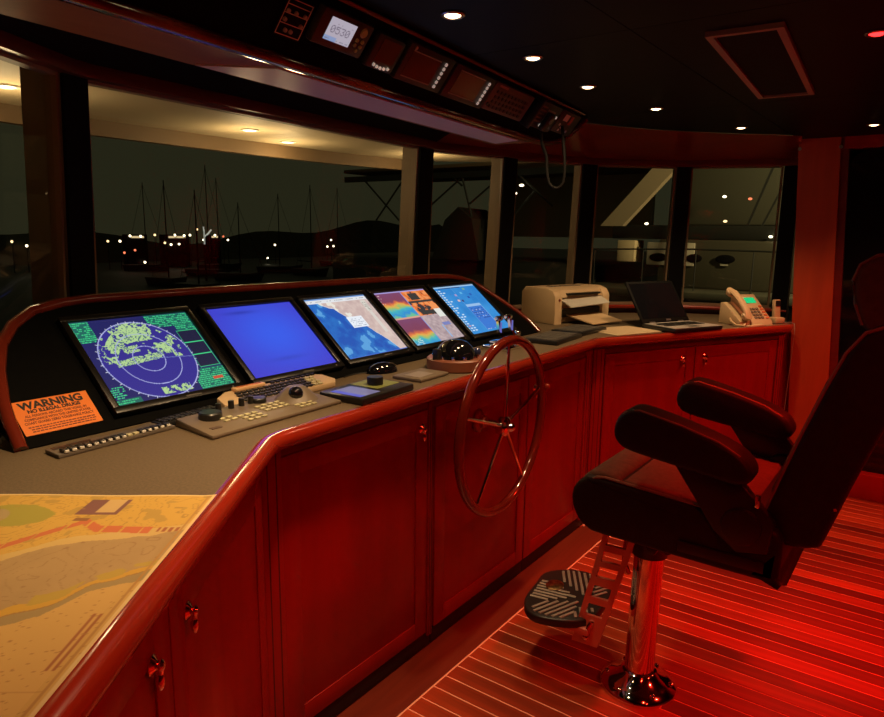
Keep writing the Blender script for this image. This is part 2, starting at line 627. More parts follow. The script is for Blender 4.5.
# ------------------------------------------------------------------ ceiling (panels with fine seams)
ceil = struct('ceiling', (0, 0, CH))
xs = [-0.78, 0.35, 1.5, 2.7]
ys = [-1.5, 0.2, 1.95, 3.28, 4.60]
m = MB()
fwd = [(x, y) for x, y in CT]
m.prism([(2.75, -1.65), (2.75, 4.80), (-0.72, 4.95)] + [(x - 0.03, y) for x, y in reversed(fwd)] + [(-1.5, -1.65)], 0.012, 0.04)
m.build('backing', M_LINE, ceil, smooth=0)
gap = 0.003
for i in range(3):
    for j in range(4):
        m = MB()
        m.box(((xs[i] + xs[i + 1]) / 2, (ys[j] + ys[j + 1]) / 2, 0.006), (xs[i + 1] - xs[i] - gap, ys[j + 1] - ys[j] - gap, 0.012))
        m.build('ceiling_panel', M_CEIL, ceil, smooth=0)
edge = [(x, y) for x, y in CT]
def clipx(yv):
    for (x0, y0), (x1, y1) in zip(edge, edge[1:]):
        if min(y0, y1) <= yv <= max(y0, y1) and y1 != y0:
            return x0 + (x1 - x0) * (yv - y0) / (y1 - y0)
    return -1.5 if yv < 1 else -0.74
for j in range(4):
    y0, y1 = ys[j] + gap / 2, ys[j + 1] - gap / 2
    yy = np.linspace(y0, y1, 7)
    left = [(clipx(float(v_)), float(v_)) for v_ in yy]
    poly = [(xs[0] - gap / 2, y0), (xs[0] - gap / 2, y1)] + left[::-1]
    if j == 3:
        y1 = 4.40
        yy = np.linspace(y0, y1, 7)
        left = [(clipx(float(v_)), float(v_)) for v_ in yy]
        poly = [(xs[0] - gap / 2, y0), (xs[0] - gap / 2, y1)] + left[::-1]
    m = MB()
    m.prism(poly, 0.0, 0.012)
    m.build('ceiling_panel', M_CEIL, ceil, smooth=0)

# hatch / blind vent in the ceiling
hm = thing('ceiling_hatch', 'long black ceiling hatch in a dull brass frame', 'hatch', (-0.552, 2.605, CH), R(4.0))
M_BRASS = mat('dull_frame', (0.30, 0.30, 0.17), 0.5)
m = MB()
wx, wy, t = 0.100, 0.515, 0.020
for c, d in (((-wx + t / 2, 0, 0), (t, 2 * wy, 0.014)), ((wx - t / 2, 0, 0), (t, 2 * wy, 0.014)), ((0, -wy + t / 2, 0), (2 * wx - 2 * t, t, 0.014)), ((0, wy - t / 2, 0), (2 * wx - 2 * t, t, 0.014))):
    m.box((c[0], c[1], -0.007), d)
m.build('frame', M_BRASS, hm, smooth=0)
m = MB(); m.box((0, 0, -0.003), (2 * wx - 2 * t, 2 * wy - 2 * t, 0.006)); m.build('blind', M_FRAME, hm, smooth=0)


# downlights
HCZ = 1.0


def downlight(x, y, label, red=False, group=None, power=None, aim=None, spread=None):
    t_ = thing('ceiling_downlight', label, 'ceiling light', (x, y, CH), group=group)
    m = MB()
    m.lathe([(0.021, 0.0), (0.032, 0.0), (0.033, -0.004), (0.028, -0.007), (0.022, -0.005), (0.021, 0.0)], 24)
    m.build('bezel', M_STEEL, t_)
    m = MB()
    m.lathe([(0.0, -0.009), (0.013, -0.0085), (0.021, -0.004), (0.021, -0.001), (0, -0.001)], 20)
    m.build('lens', M_LAMPR if red else M_LAMP, t_)
    ld = bpy.data.lights.new('downlight', 'SPOT')
    ld.energy = power if power else (P_RED if red else P_DOWN)
    ld.color = RED if red else WARM
    ld.spot_size = R(spread if spread else (140 if red else 98))
    ld.spot_blend = 0.7 if (red and not spread) else 1.0
    ld.shadow_soft_size = 0.035
    lo = bpy.data.objects.new('lamp_light', ld)
    COL.objects.link(lo)
    lo.parent = t_
    lo.location = (0, 0, -0.03)
    if aim:
        lo.rotation_euler = Vector((aim[0] - x, aim[1] - y, HCZ - CH)).to_track_quat('-Z', 'Y').to_euler()
    return t_


GL = 'warm downlights along the forward ceiling'
for x, y, lb in ((-1.108, 1.565, 'round warm downlight in ceiling above the keypad and radio of the overhead panel'),
                 (-1.148, 2.070, 'round warm downlight in ceiling above the steering wheel'),
                 (-1.186, 2.576, 'round warm downlight in ceiling by the end of the overhead panel'),
                 (-1.127, 3.172, 'round warm downlight in ceiling just past the end of the overhead panel'),
                 (-0.944, 3.943, 'round warm downlight in ceiling over the laptop'),
                 (-0.370, 4.173, 'round warm downlight in ceiling in front of the glass door')):
    ax = {1.565: (-1.48, 1.50), 2.070: (-1.44, 2.05), 2.576: (-1.55, 2.62), 3.172: (-1.60, 3.45), 3.943: (-1.18, 4.18), 4.173: (-0.36, 4.10)}[y]
    downlight(x, y, lb, False, GL, aim=ax, power=P_DOWN * (0.8 if y == 4.173 else 1.25 if y > 3.1 else 1.0))
downlight(-1.05, 0.98, 'round warm downlight in ceiling above the paper chart', False, GL, aim=(-1.28, 0.72), power=P_DOWN * 2.6)
GR = 'red night lights in the ceiling'
for x, y, lb in ((-0.225, 2.343, 'round red night light in ceiling beside the long hatch'),
                 (0.30, 1.05, 'added unseen red fill light in ceiling near the port wall'),  # unseen lamp, added to redden the headrest and cabinet fronts
                 (0.95, 2.343, 'round red night light in ceiling toward the aft wall'),
                 (0.95, 0.75, 'round red night light in the aft port corner of the ceiling'),
                 (0.45, 3.75, 'round red night light in ceiling near the glass door')):
    if x == -0.225:
        downlight(x, y, lb, True, GR, power=P_RED * 2.1, spread=76)
    else:
        downlight(x, y, lb, True, GR, power=P_RED * {1.05: 0.35, 2.343: 1.9, 0.75: 0.5, 3.75: 1.0}[y])

# ------------------------------------------------------------------ console cabinets and worktop
HC = 1.0
A = Vector((-1.345, 1.125, 0)); e1 = Vector((0.597, -0.802, 0)); n1 = Vector((0.802, 0.597, 0))
C = Vector((-1.372, 3.235, 0)); e3 = Vector((0.464, 0.886, 0)); n3 = Vector((0.886, -0.464, 0))
D = C + e3 * 1.435
FACE = 0.032       # cabinet face set back under the nosing


def knob(parent, x, z, y=0.0):
    """turned chrome pull on a local -y face"""
    Mk = Matrix.Translation((x, y, z)) @ Matrix.Rotation(PI / 2, 4, 'X')
    m = MB()
    m.lathe([(0.0, 0.0), (0.017, 0.0), (0.018, 0.003), (0.012, 0.007), (0.007, 0.010), (0.010, 0.013), (0.010, 0.016), (0.006, 0.020), (0.0, 0.021)], 16, Mk)
    m.sphere((x, y - 0.012, z - 0.028), 0.009, 12, 8, (1.0, 0.8, 1.8))
    m.cyl((x, y - 0.014, z), (x, y - 0.012, z - 0.018), 0.005, n=8)
    return m.build('knob', M_CHROME, parent)


def cabinet(name, label, origin, ang, width, doors, depth_=0.5, pilasters=(), zb=0.0, zt=0.955):
    """local x along the face, local -y toward the room. doors: (x0, x1, knob_x)"""
    t_ = thing(name, label, 'cabinet', origin, ang)
    m = MB()
    m.box((width / 2, depth_ / 2 + 0.012, (zb + zt) / 2), (width, depth_, zt - zb))
    m.build('body', M_CHERRY, t_, smooth=0)
    m = MB()
    m.box((width / 2, 0.004, 0.032), (width, 0.016, 0.058), bev=0.003)
    m.build('shadow_plinth', M_LINE, t_)  # near-black strip paints the shadow line where the cabinet meets the floor
    m = MB()
    m.box((width / 2, 0.002, zt - 0.020), (width, 0.020, 0.035))
    m.build('top_rail', M_CHERRYD, t_, smooth=0)
    for x0, x1, kx in doors:
        dm = MB()
        z0, z1 = zb + 0.066, zt - 0.042
        st = 0.062
        # stiles, rails and a slightly recessed field
        dm.box(((x0 + x1) / 2, 0.003, (z0 + z1) / 2), (x1 - x0, 0.014, z1 - z0), bev=0.002)
        d = dm.build('door', M_CHERRY, t_)
        fm = MB()
        fm.box((x0 + st / 2, -0.0055, (z0 + z1) / 2), (st, 0.005, z1 - z0), bev=0.0015)
        fm.box((x1 - st / 2, -0.0055, (z0 + z1) / 2), (st, 0.005, z1 - z0), bev=0.0015)
        fm.box(((x0 + x1) / 2, -0.0055, z1 - st / 2), (x1 - x0 - 2 * st, 0.005, st), bev=0.0015)
        fm.box(((x0 + x1) / 2, -0.0055, z0 + st / 2), (x1 - x0 - 2 * st, 0.005, st), bev=0.0015)
        fm.build('door_frame', M_CHERRY, d)
        if kx is not None:
            knob(d, kx, 0.852, -0.008)
    for px, pw in pilasters:
        m = MB()
        m.box((px, -0.002, (zb + zt) / 2 + 0.02), (pw, 0.022, zt - zb - 0.06), bev=0.003)
        p = m.build('pilaster', M_CHERRY, t_)
        g = MB()
        for q in (-0.22, 0.22):
            g.box((px + q * pw, -0.0132, (zb + zt) / 2 + 0.02), (0.003, 0.001, zt - zb - 0.07))
        g.build('groove', M_LINE, p, smooth=0)
    return t_


a1 = math.atan2(-e1.y, -e1.x)     # local +x runs from the near end toward corner A
L1 = 1.75
org = A + e1 * L1 - n1 * FACE
cabinet('chart_cabinet', 'glossy cherry two-door cabinet under the paper chart', org, a1, L1 + 0.010,
        [(0.72, L1 - 0.655, L1 - 0.731), (L1 - 0.650, L1 - 0.030, L1 - 0.574)], 0.42, [])
# local +x along +y, local -y toward +x  -> rotate +90
YA, YC = 1.116, 3.243
o_ = (-1.372 - FACE, YA, 0)
cabinet('console_cabinet', 'glossy cherry console cabinet below the blue and radar screens', o_, PI / 2, 0.769,
        [(0.080, 0.739, 0.706)], 0.40, [(0.042, 0.070), (0.756, 0.026)])
cabinet('console_cabinet', 'glossy cherry console cabinet behind the steering wheel', (o_[0], YA + 0.771, 0), PI / 2, 0.690,
        [(0.016, 0.686, None)], 0.40, [])
cabinet('console_cabinet', 'glossy cherry console cabinet under the throttle levers', (o_[0], YA + 1.463, 0), PI / 2, 0.662,
        [(0.004, 0.580, 0.052)], 0.40, [(0.620, 0.070)])
a3 = math.atan2(e3.y, e3.x)
cabinet('side_cabinet', 'glossy cherry two-door cabinet under the laptop and telephone', C - n3 * FACE - e3 * 0.004, a3, 1.434,
        [(0.084, 0.708, 0.619), (0.714, 1.375, 0.785)], 0.36, [(0.036, 0.070), (1.405, 0.045)])

wt = thing('worktop', 'grey brown vinyl console worktop edged with red cherry nosing', 'worktop', (-1.6, 2.2, HC))
WO = Vector((-1.6, 2.2, HC))
NB = A + e1 * (L1 - 0.02)
front = [NB, A, C, D]
inner = [p for p in offs(curve, -0.002)]
back = [Vector((-0.745, 4.585, 0)), Vector((-0.83, 4.80, 0))] + [p for p in reversed(inner) if p.x < -0.86] + [Vector((-1.30, -0.30, 0))]
m = MB()
front_in = [p + (Vector((0, 0, 0))) for p in front]
m.prism([(p.x - WO.x, p.y - WO.y) for p in front_in + back], -0.04, 0.0)
m.build('surface', M_TOP, wt, smooth=0)
m = MB()
prof = [(-0.022, -0.041), (0.006, -0.041), (0.018, -0.032), (0.022, -0.020), (0.019, -0.004), (0.010, 0.005), (-0.010, 0.006), (-0.022, 0.002)]
# round the corners a little
def arcpts(P0, P1, P2, r=0.05, n=5):
    d0 = (P0 - P1).normalized(); d2 = (P2 - P1).normalized()
    s_, e_ = P1 + d0 * r, P1 + d2 * r
    return [(s_ * (1 - t) ** 2 + P1 * 2 * t * (1 - t) + e_ * t ** 2) for t in [k / n for k in range(n + 1)]]
De = Vector((-0.745, 4.585, 0))
path = [NB] + arcpts(NB, A, C) + arcpts(A, C, D, 0.06) + arcpts(C, D, De, 0.03) + [De]
m.sweep([p - WO + Vector((0, 0, HC)) for p in path], prof)
m.build('nosing', M_CHERRYH, wt, smooth=50)

# ------------------------------------------------------------------ instrument hood
UP = Vector((-0.768, 0, 0.641)).normalized()
NN = Vector((0.641, 0, 0.768)).normalized()
P0 = Vector((-1.718, 0, 1.04))
hood = thing('instrument_hood', 'black sloping instrument hood edged with a red cherry rail', 'console', (-1.8, 1.96, HC))
HO = Vector((-1.8, 1.96, HC))
outl = [(0.684, -0.030), (0.690, 0.05), (0.701, 0.123), (0.728, 0.22), (0.762, 0.301), (0.814, 0.367), (0.882, 0.415), (0.972, 0.438), (1.063, 0.446),
        (1.444, 0.446), (1.952, 0.440), (2.40, 0.436), (2.78, 0.432), (2.90, 0.424), (2.99, 0.405), (3.055, 0.372), (3.100, 0.320), (3.160, 0.230), (3.225, 0.120), (3.250, 0.05), (3.252, -0.030)]
def onp(y, v_, off=0.0):
    return P0 + Vector((0, y, 0)) + UP * v_ + NN * (off - 0.022)
top = [onp(y, v_) for y, v_ in outl]
m = MB()
n = len(top)
vs = [p - HO for p in top] + [Vector((p.x - HO.x, p.y - HO.y, 0.001)) for p in top]
fs = [tuple(range(n)), tuple(range(2 * n - 1, n - 1, -1))] + [(k, (k + 1) % n, n + (k + 1) % n, n + k) for k in range(n)]
m.solid(vs, fs)
m.build('body', M_BLACK, hood, smooth=0)
m = MB()
rp = [onp(y, v_, 0.0) - HO for y, v_ in outl]
m.sweep(rp, [(0.016 * math.cos(a) * (1.0), 0.013 * math.sin(a)) for a in [2 * PI * k / 10 for k in range(10)]], upv=NN)
m.build('rail', mat('cherry_rail', (0.17, 0.020, 0.008), 0.2, coat=0.7, grain=((0.12, 0.013, 0.006), (3, 14, 3))), hood, smooth=60)


# ------------------------------------------------------------------ screens (flat display graphics)
FONT5 = {
 '0': '01110100011001110101110011000101110', '1': '00100011000010000100001000010001110', '2': '01110100010000100110010001000011111',
 '3': '11111000010001000110000011000101110', '5': '11111100001111000001000011000101110', '8': '01110100011000101110100011000101110',
 'N': '10001110011010110011100011000110001', 'E': '11111100001000011110100001000011111', 'K': '10001100101010011000101001001010001',
}


def lin(c):
    return np.array(hx(*c), np.float32)


def vnoise(h, w_, cell, seed):
    r_ = np.random.default_rng(seed)
    gh, gw = int(h / cell) + 3, int(w_ / cell) + 3
    g = r_.random((gh, gw))
    y = np.arange(h) / cell; x = np.arange(w_) / cell
    yi = y.astype(int); xi = x.astype(int)
    fy = (y - yi)[:, None]; fx = (x - xi)[None]
    fy = fy * fy * (3 - 2 * fy); fx = fx * fx * (3 - 2 * fx)
    a = g[yi][:, xi]; b = g[yi][:, xi + 1]; c = g[yi + 1][:, xi]; d = g[yi + 1][:, xi + 1]
    return a * (1 - fx) * (1 - fy) + b * fx * (1 - fy) + c * (1 - fx) * fy + d * fx * fy


def fbm(h, w_, cell, seed, o=3):
    s_ = 0; a = 1; t_ = 0
    for k in range(o):
        s_ = s_ + a * vnoise(h, w_, max(1.0, cell / 2 ** k), seed + k); t_ += a; a *= 0.5
    return s_ / t_


def texty(img, x0, x1, y0, y1, col, seed, row=5, dens=0.62):
    """lines of tiny illegible display text"""
    r_ = np.random.default_rng(seed)
    y = y0
    while y + 2 < y1:
        x = x0
        while x < x1:
            wl = int(r_.integers(2, 7))
            if r_.random() < dens:
                seg = img[int(y):int(y) + 2 + int(row > 5), int(x):int(min(x1, x + wl))]
                seg[r_.random(seg.shape[:2]) < 0.85] = col
            x += wl + 1
        y += row


SW, SH = 220, 176


def screen_radar():
    im = np.zeros((SH, SW, 3), np.float32)
    im[:] = lin((52, 46, 140))
    yy, xx = np.mgrid[0:SH, 0:SW]
    cx, cy, rad = SW * 0.44, SH * 0.47, SH * 0.455
    dx, dy = xx - cx, yy - cy
    rr = np.hypot(dx, dy); th = np.degrees(np.arctan2(dy, dx))
    im[rr > rad] = lin((34, 36, 96))
    nz = fbm(SH, SW, 9, 3, 3)
    sp_ = fbm(SH, SW, 2.2, 13, 2)
    clut = lin((176, 210, 146)); clut2 = lin((84, 122, 118))
    q = rr / rad
    # broad ragged arc of land returns, breakwaters in the middle, small clumps
    inner_r = np.interp(th, [60, 90, 130, 160, 185, 200], [0.52, 0.46, 0.52, 0.60, 0.70, 0.80])
    m1 = (th > 66) & (th < 188) & (q > inner_r) & (q < 0.985 - 0.12 * (nz > 0.5) * (th > 100)) & (nz > 0.335)
    m1 &= ~((th > 150) & (nz < 0.45))
    m2 = (abs(dy - (0.09 * dx + 2)) < 6.5 + 3 * (nz - 0.5)) & (dx > -58) & (dx < 30) & (nz > 0.30)
    m3 = (abs(dx + 20) < 14) & (abs(dy - 25 - 0.1 * dx) < 7) & (nz > 0.25)
    m4 = (dx > 4) & (dx < 46) & (abs(dy - 22 + 0.12 * dx) < 12) & (nz > 0.42)
    m5 = (th > 14) & (th < 56) & (q > 0.60) & (q < 0.95) & (nz > 0.57)
    m6 = (abs(dy + rad * 0.84) < 7) & (abs(dx - 14) < 26) & (nz > 0.50)
    m7 = (th > 48) & (th < 72) & (q > 0.55) & (nz > 0.55) & (q < 0.98)
    m8 = (th > -4) & (th < 14) & (q > 0.60) & (q < 0.85) & (nz > 0.62)
    msk = (m1 | m2 | m3 | m4 | m5 | m6 | m7 | m8)
    im[msk] = clut
    im[msk & (sp_ > 0.62)] = clut2
    im[msk & (sp_ > 0.74)] = lin((52, 46, 140))
    im[(m2 | m3) & (sp_ < 0.3)] = lin((52, 46, 140))
    ring = lin((165, 170, 225))
    for f_, wd in ((0.999, 0.9), (0.667, 0.7), (0.333, 0.7)):
        im[abs(rr - rad * f_) < wd] = ring
    for k in range(36):
        a = R(k * 10)
        for q in (0, 1, 2, 3):
            x, y = int(cx + (rad + q) * math.cos(a)), int(cy + (rad + q) * math.sin(a))
            if 0 <= x < SW and 0 <= y < SH:
                im[y, x] = lin((220, 225, 240))
    ln = (abs(dy + 0.10 * dx) < 0.6) & (dx > 0) & (rr < rad)
    im[ln] = lin((110, 120, 190))
    G = lin((66, 214, 138)); G2 = lin((30, 130, 90))
    # corner blocks of green data
    for x0, x1, y0, y1, s_, base in ((1, 34, SH - 46, SH - 2, 1, True), (SW - 86, SW - 2, SH - 30, SH - 2, 2, True), (SW - 66, SW - 2, 2, 46, 3, True), (1, 44, 2, 14, 4, True), (1, 26, 16, 40, 5, False), (SW - 40, SW - 2, SH - 46, SH - 28, 12, True)):
        out = rr[y0:y1, x0:x1] > rad + 3
        reg = im[y0:y1, x0:x1]
        if base:
            reg[out] = reg[out] * 0.45 + G2 * 0.55
        cp = reg.copy()
        texty(cp, 0, x1 - x0, 0, y1 - y0, G, s_, 4, 0.8)
        reg[out] = cp[out]
    # data boxes down the right side
    bx0 = SW - 44
    for k, (y0, y1) in enumerate(((50, 76), (78, 104), (106, 132))):
        reg = im[y0:y1, bx0:SW - 3]
        msk2 = rr[y0:y1, bx0:SW - 3] > rad + 4
        reg[msk2] = lin((30, 32, 62))
        im[y1:y1 + 1, bx0:SW - 3] = G
        im[y0 - 1:y0, bx0:SW - 3] = G
    im[48:134, SW - 4] = G
    im[46:134, bx0:bx0 + 1] = lin((44, 160, 110))
    im[20:26, SW - 34:SW - 14] = lin((200, 80, 60))
    return im


def screen_blue():
    yy, xx = np.mgrid[0:SH, 0:SW]
    g = np.exp(-(((xx / SW - 0.55) / 0.5) ** 2 + ((yy / SH - 0.55) / 0.5) ** 2))[..., None]
    im = lin((66, 58, 196)) * (1 - g) + lin((56, 92, 232)) * g
    dk = (np.exp(-(((xx / SW - 0.34) / 0.17) ** 2 + ((yy / SH - 0.90) / 0.025) ** 2)) + 0.5 * np.exp(-(((xx / SW - 0.5) / 0.2) ** 2 + ((yy / SH - 0.2) / 0.03) ** 2)))[..., None]
    return (im * (1 - 0.45 * np.clip(dk, 0, 1)) + lin((30, 30, 120)) * 0.45 * np.clip(dk, 0, 1)).astype(np.float32)


def screen_chart():
    im = np.zeros((SH, SW, 3), np.float32)
    yy, xx = np.mgrid[0:SH, 0:SW]
    nz = fbm(SH, SW, 26, 21, 4)
    sea = lin((44, 120, 200)); sea2 = lin((32, 86, 180)); sea3 = lin((90, 160, 220))
    t_ = np.clip((nz - 0.35) * 3, 0, 1)[..., None]
    im[:] = sea2 * (1 - t_) + sea * t_
    im[nz > 0.63] = sea3
    u_ = xx / SW
    v_ = 1 - yy / SH
    wob = 0.10 * (fbm(SH, SW, 22, 33, 3) - 0.5)
    cline = np.interp(u_, [0.0, 0.12, 0.22, 0.36, 0.45, 0.55, 0.64, 0.80, 0.90, 1.0], [0.0, 0.0, 0.12, 0.20, 0.36, 0.40, 0.52, 0.80, 1.05, 1.3])
    coast = cline
    land = v_ < cline + wob
    ln2 = fbm(SH, SW, 12, 41, 4)[..., None]
    im[land] = (lin((188, 160, 158)) * (1 - ln2) + lin((226, 206, 196)) * ln2)[land]
    edge_ = land ^ np.roll(land, 2, 0)
    im[edge_ & (ln2[..., 0] > 0.35)] = lin((220, 222, 226))
    im[land & (v_ > coast - 0.16) & (u_ < 0.62) & (ln2[..., 0] > 0.56)] = lin((232, 228, 218))
    im[SH - 15:, :] = lin((226, 228, 232))
    texty(im, 4, SW - 10, SH - 11, SH - 5, lin((120, 120, 130)), 6, 5, 0.6)
    im[SH - 5:, :] = lin((110, 150, 210))
    im[0:6, :] = lin((70, 110, 200))
    texty(im, 3, 60, 1, 5, lin((110, 210, 120)), 7, 4, 0.6)
    im[SH - 52:SH - 18, SW - 32:SW - 14] = lin((214, 210, 200)); texty(im, SW - 30, SW - 16, SH - 50, SH - 20, lin((140, 132, 128)), 8, 4, 0.5)
    im[SH - 118:SH - 54, SW - 30:SW - 18] = lin((216, 208, 200))
    im[int(SH * .47):int(SH * .65), int(SW * .44):int(SW * .69)] = lin((232, 238, 246))
    texty(im, int(SW * .46), int(SW * .67), int(SH * .49), int(SH * .62), lin((150, 160, 180)), 10, 5, 0.6)
    im[8:120, 2:7][np.random.default_rng(1).random((112, 5)) < 0.45] = lin((225, 215, 222))
    return im


def screen_sonar():
    im = np.zeros((SH, SW, 3), np.float32)
    yy, xx = np.mgrid[0:SH, 0:SW]
    nz = fbm(SH, SW, 22, 51, 4)
    stops = [(0.0, (124, 72, 110)), (0.40, (128, 66, 92)), (0.50, (216, 110, 70)), (0.58, (226, 170, 80)), (0.66, (150, 190, 110)), (0.74, (70, 180, 190)), (0.9, (50, 140, 210)), (1.0, (110, 190, 150))]
    def ramp(t_):
        out = np.zeros(t_.shape + (3,), np.float32)
        P_ = [s_[0] for s_ in stops]
        for c in range(3):
            out[..., c] = np.interp(t_, P_, [hx(*s_[1])[c] for s_ in stops])
        return out
    h2, w2 = SH // 2, SW // 2
    v1 = 1 - (yy - h2) / h2
    v0 = 1 - yy / h2
    im[h2:, :w2] = ramp(np.clip(v1 * 1.0 + 0.34 * (nz - 0.5) + 0.03, 0, 1))[h2:, :w2]
    im[:h2, :w2] = ramp(np.clip(v0 * 0.92 + 0.22 * (nz - 0.5), 0, 1))[:h2, :w2]
    b = fbm(SH, SW, 16, 77, 3)
    blk = np.zeros((SH, SW, 3), np.float32); blk[:] = lin((224, 116, 56))
    blk[b > 0.56] = lin((240, 150, 90)); blk[(b < 0.40)] = lin((56, 56, 60))
    dark = ((yy > SH * .80) & (yy < SH * .93) & (xx > SW * .60) & (xx < SW * .78)) | ((yy > h2 + 1) & (yy < h2 + 16) & (xx > SW * .58)) | ((yy > SH * .74) & (yy < SH * .78))
    blk[dark] = lin((58, 58, 56))
    im[h2:, w2:] = blk[h2:, w2:]
    g = fbm(SH, SW, 8, 90, 3)[..., None]
    low_ = lin((150, 128, 136)) * (1 - g) + lin((206, 186, 186)) * g
    im[:h2, w2:] = low_[:h2, w2:]
    im[int(SH * .44):int(SH * .60), int(SW * .86):] = lin((226, 228, 220))
    im[int(SH * .06):int(SH * .3), int(SW * .76):int(SW * .785)] = lin((140, 180, 226))
    im[int(SH * .28):int(SH * .34), int(SW * .80):int(SW * .95)] = lin((120, 130, 190))
    im[:, w2 - 1:w2 + 2] = lin((120, 140, 210)); im[h2 - 3:h2 + 2, :w2] = lin((220, 160, 140))
    im[SH - 5:, :] = lin((170, 160, 220))
    texty(im, 4, 44, 5, 26, lin((222, 236, 226)), 15, 5, 0.6)
    texty(im, 3, 20, SH - 40, SH - 8, lin((226, 200, 190)), 16, 9, 0.4)
    return im


def screen_desktop():
    im = np.zeros((SH, SW, 3), np.float32)
    yy, xx = np.mgrid[0:SH, 0:SW]
    nz = fbm(SH, SW, 40, 61, 3)[..., None]
    im[:] = lin((34, 118, 196)) * (1 - nz) + lin((62, 152, 222)) * nz
    for col_ in range(3):
        for r_ in range(19):
            if rng.random() < (0.97, 0.85, 0.4)[col_]:
                x0, y0 = 5 + col_ * 15, SH - 18 - r_ * 8
                im[y0:y0 + 4, x0:x0 + 10] = lin((200, 224, 242)) if rng.random() < .93 else lin((220, 150, 140))
    im[SH - 6:, :] = lin((160, 200, 235)); im[SH - 9:SH - 6, 30:140] = lin((24, 60, 120))
    x0, x1, y0, y1 = 92, 168, 10, 104
    im[y0:y1, x0:x1] = lin((58, 120, 210))
    im[y1 - 9:y1, x0:x1] = lin((150, 190, 232))
    texty(im, x0 + 5, x1 - 5, y0 + 40, y1 - 12, lin((40, 60, 130)), 18, 7, 0.7)
    texty(im, x0 + 8, x1 - 20, y0 + 46, y1 - 14, lin((190, 200, 232)), 19, 12, 0.4)
    texty(im, x0 + 5, x1 - 5, y0 + 1, y0 + 6, lin((210, 226, 240)), 20, 5, 0.5)
    for x, y, c in ((86, 140, (176, 150, 196)), (78, 120, (226, 190, 180)), (96, 118, (60, 60, 110)), (120, 146, (100, 180, 226)), (140, 128, (40, 80, 170)), (162, 138, (40, 90, 180)), (150, 160, (120, 170, 140))):
        im[y - 3:y + 4, x - 5:x + 6] = lin(c)
    im[:, :x0][:, x0 - 1:] = lin((120, 180, 230))
    im[10:104, 166:168] = lin((140, 190, 236))
    return im


MW, MH = 0.408, 0.362
M_BEZEL = mat('monitor_bezel', (0.006, 0.005, 0.004), 0.32, coat=0.0, spec=0.35)
mons = [(1.132, 0.414, screen_radar, 'flat monitor showing a green and blue radar picture', 1.0),
        (1.581, 0.408, screen_blue, 'flat monitor with a plain blank blue screen', 1.0),
        (2.003, 0.384, screen_chart, 'flat monitor showing a blue sea chart with pink land', 1.0),
        (2.412, 0.398, screen_sonar, 'flat monitor split into orange and purple sonar pictures', 1.0),
        (2.836, 0.394, screen_desktop, 'flat monitor showing a light blue desktop with icons', 1.0)]
for yc, mw, fn, lb, es in mons:
    Mm = frame_matrix(P0 + Vector((0, yc, 0)) - NN * 0.021, (0, 1, 0), UP, NN)
    t_ = thing('monitor', lb, 'monitor', M=Mm, group='monitors set into the instrument hood')
    hw = mw / 2
    m = MB()
    b_ = 0.019
    m.box((0, b_ / 2 + 0.002, 0.011), (mw, b_ + 0.004, 0.022), bev=0.003)
    m.box((0, MH - b_ / 2, 0.011), (mw, b_, 0.022), bev=0.003)
    m.box((-hw + b_ / 2, MH / 2, 0.011), (b_, MH - 2 * b_ + 0.004, 0.022), bev=0.003)
    m.box((hw - b_ / 2, MH / 2, 0.011), (b_, MH - 2 * b_ + 0.004, 0.022), bev=0.003)
    m.build('bezel', M_BEZEL, t_)
    img = fn()
    o = printed_grid('screen', img, mw - 2 * b_ + 0.004, MH - 2 * b_, attr_mat('screen_' + fn.__name__, es, 0.25), t_, 0.013)
    o.location = (0, b_ + 0.002, 0)
    m = MB()
    m.box((0.03, 0.009, 0.0225), (0.05, 0.005, 0.001))
    m.build('badge', mat('badge_grey', (0.09, 0.08, 0.07), 0.5), t_, smooth=0)
    m = MB()
    m.cyl((hw - 0.04, 0.009, 0.021), (hw - 0.04, 0.009, 0.0235), 0.003, n=10)
    m.build('power_button', M_STEEL, t_)

# warning sign
Mm = frame_matrix(P0 + Vector((0, 0.801, 0)) + UP * 0.001 - NN * 0.0215, (0, 1, 0), UP, NN)
sg = thing('warning_sign', 'orange warning sign with black lettering lying on the black hood', 'sign', M=Mm)
m = MB(); m.box((0, 0.054, 0.001), (0.188, 0.106, 0.002)); m.build('plate', mat('sign_orange', (0.80, 0.20, 0.02), 0.5), sg, smooth=0)
M_INK = mat('black_ink', (0.012, 0.008, 0.006), 0.6)
M_INK2 = mat('brown_ink', (0.16, 0.03, 0.008), 0.6)
def sgt(s_, y, size, wid, m_=M_INK, bold=0.0):
    o = text_part(s_, size, m_, sg, Matrix.Translation((0, y, 0.0022)), bold=bold)
    xs_ = [v.co.x for v in o.data.vertices]
    k = wid / (max(xs_) - min(xs_))
    o.data.transform(Matrix.Diagonal((k, 1, 1, 1)))
    return o
sgt('WARNING', 0.080, 0.031, 0.156, bold=0.0012)
sgt('NO ILLEGAL DRUGS', 0.0665, 0.0145, 0.128, bold=0.0006)
sgt('ALL PERSONS ABOARD THIS VESSEL IN', 0.0545, 0.010, 0.150, M_INK2, 0.0001)
sgt('COMPLIANCE WITH THE UNITED STATES', 0.0435, 0.010, 0.160, M_INK2, 0.0002)
sgt('COAST GUARD ZERO TOLERANCE POLICY', 0.0325, 0.010, 0.168, M_INK2, 0.0002)
m = MB()
for y, wd in ((0.0235, 0.160), (0.0165, 0.150), (0.0095, 0.150)):
    x = -wd / 2
    while x < wd / 2:
        l_ = random.uniform(0.004, 0.011)
        m.box((x + l_ / 2, y, 0.0023), (l_, 0.0032, 0.0004)); x += l_ + 0.002
m.build('small_print', M_INK2, sg, smooth=0)


# ------------------------------------------------------------------ paper chart
CX0, CX1, CY0, CY1 = -0.45, 0.386, -0.10, 0.893


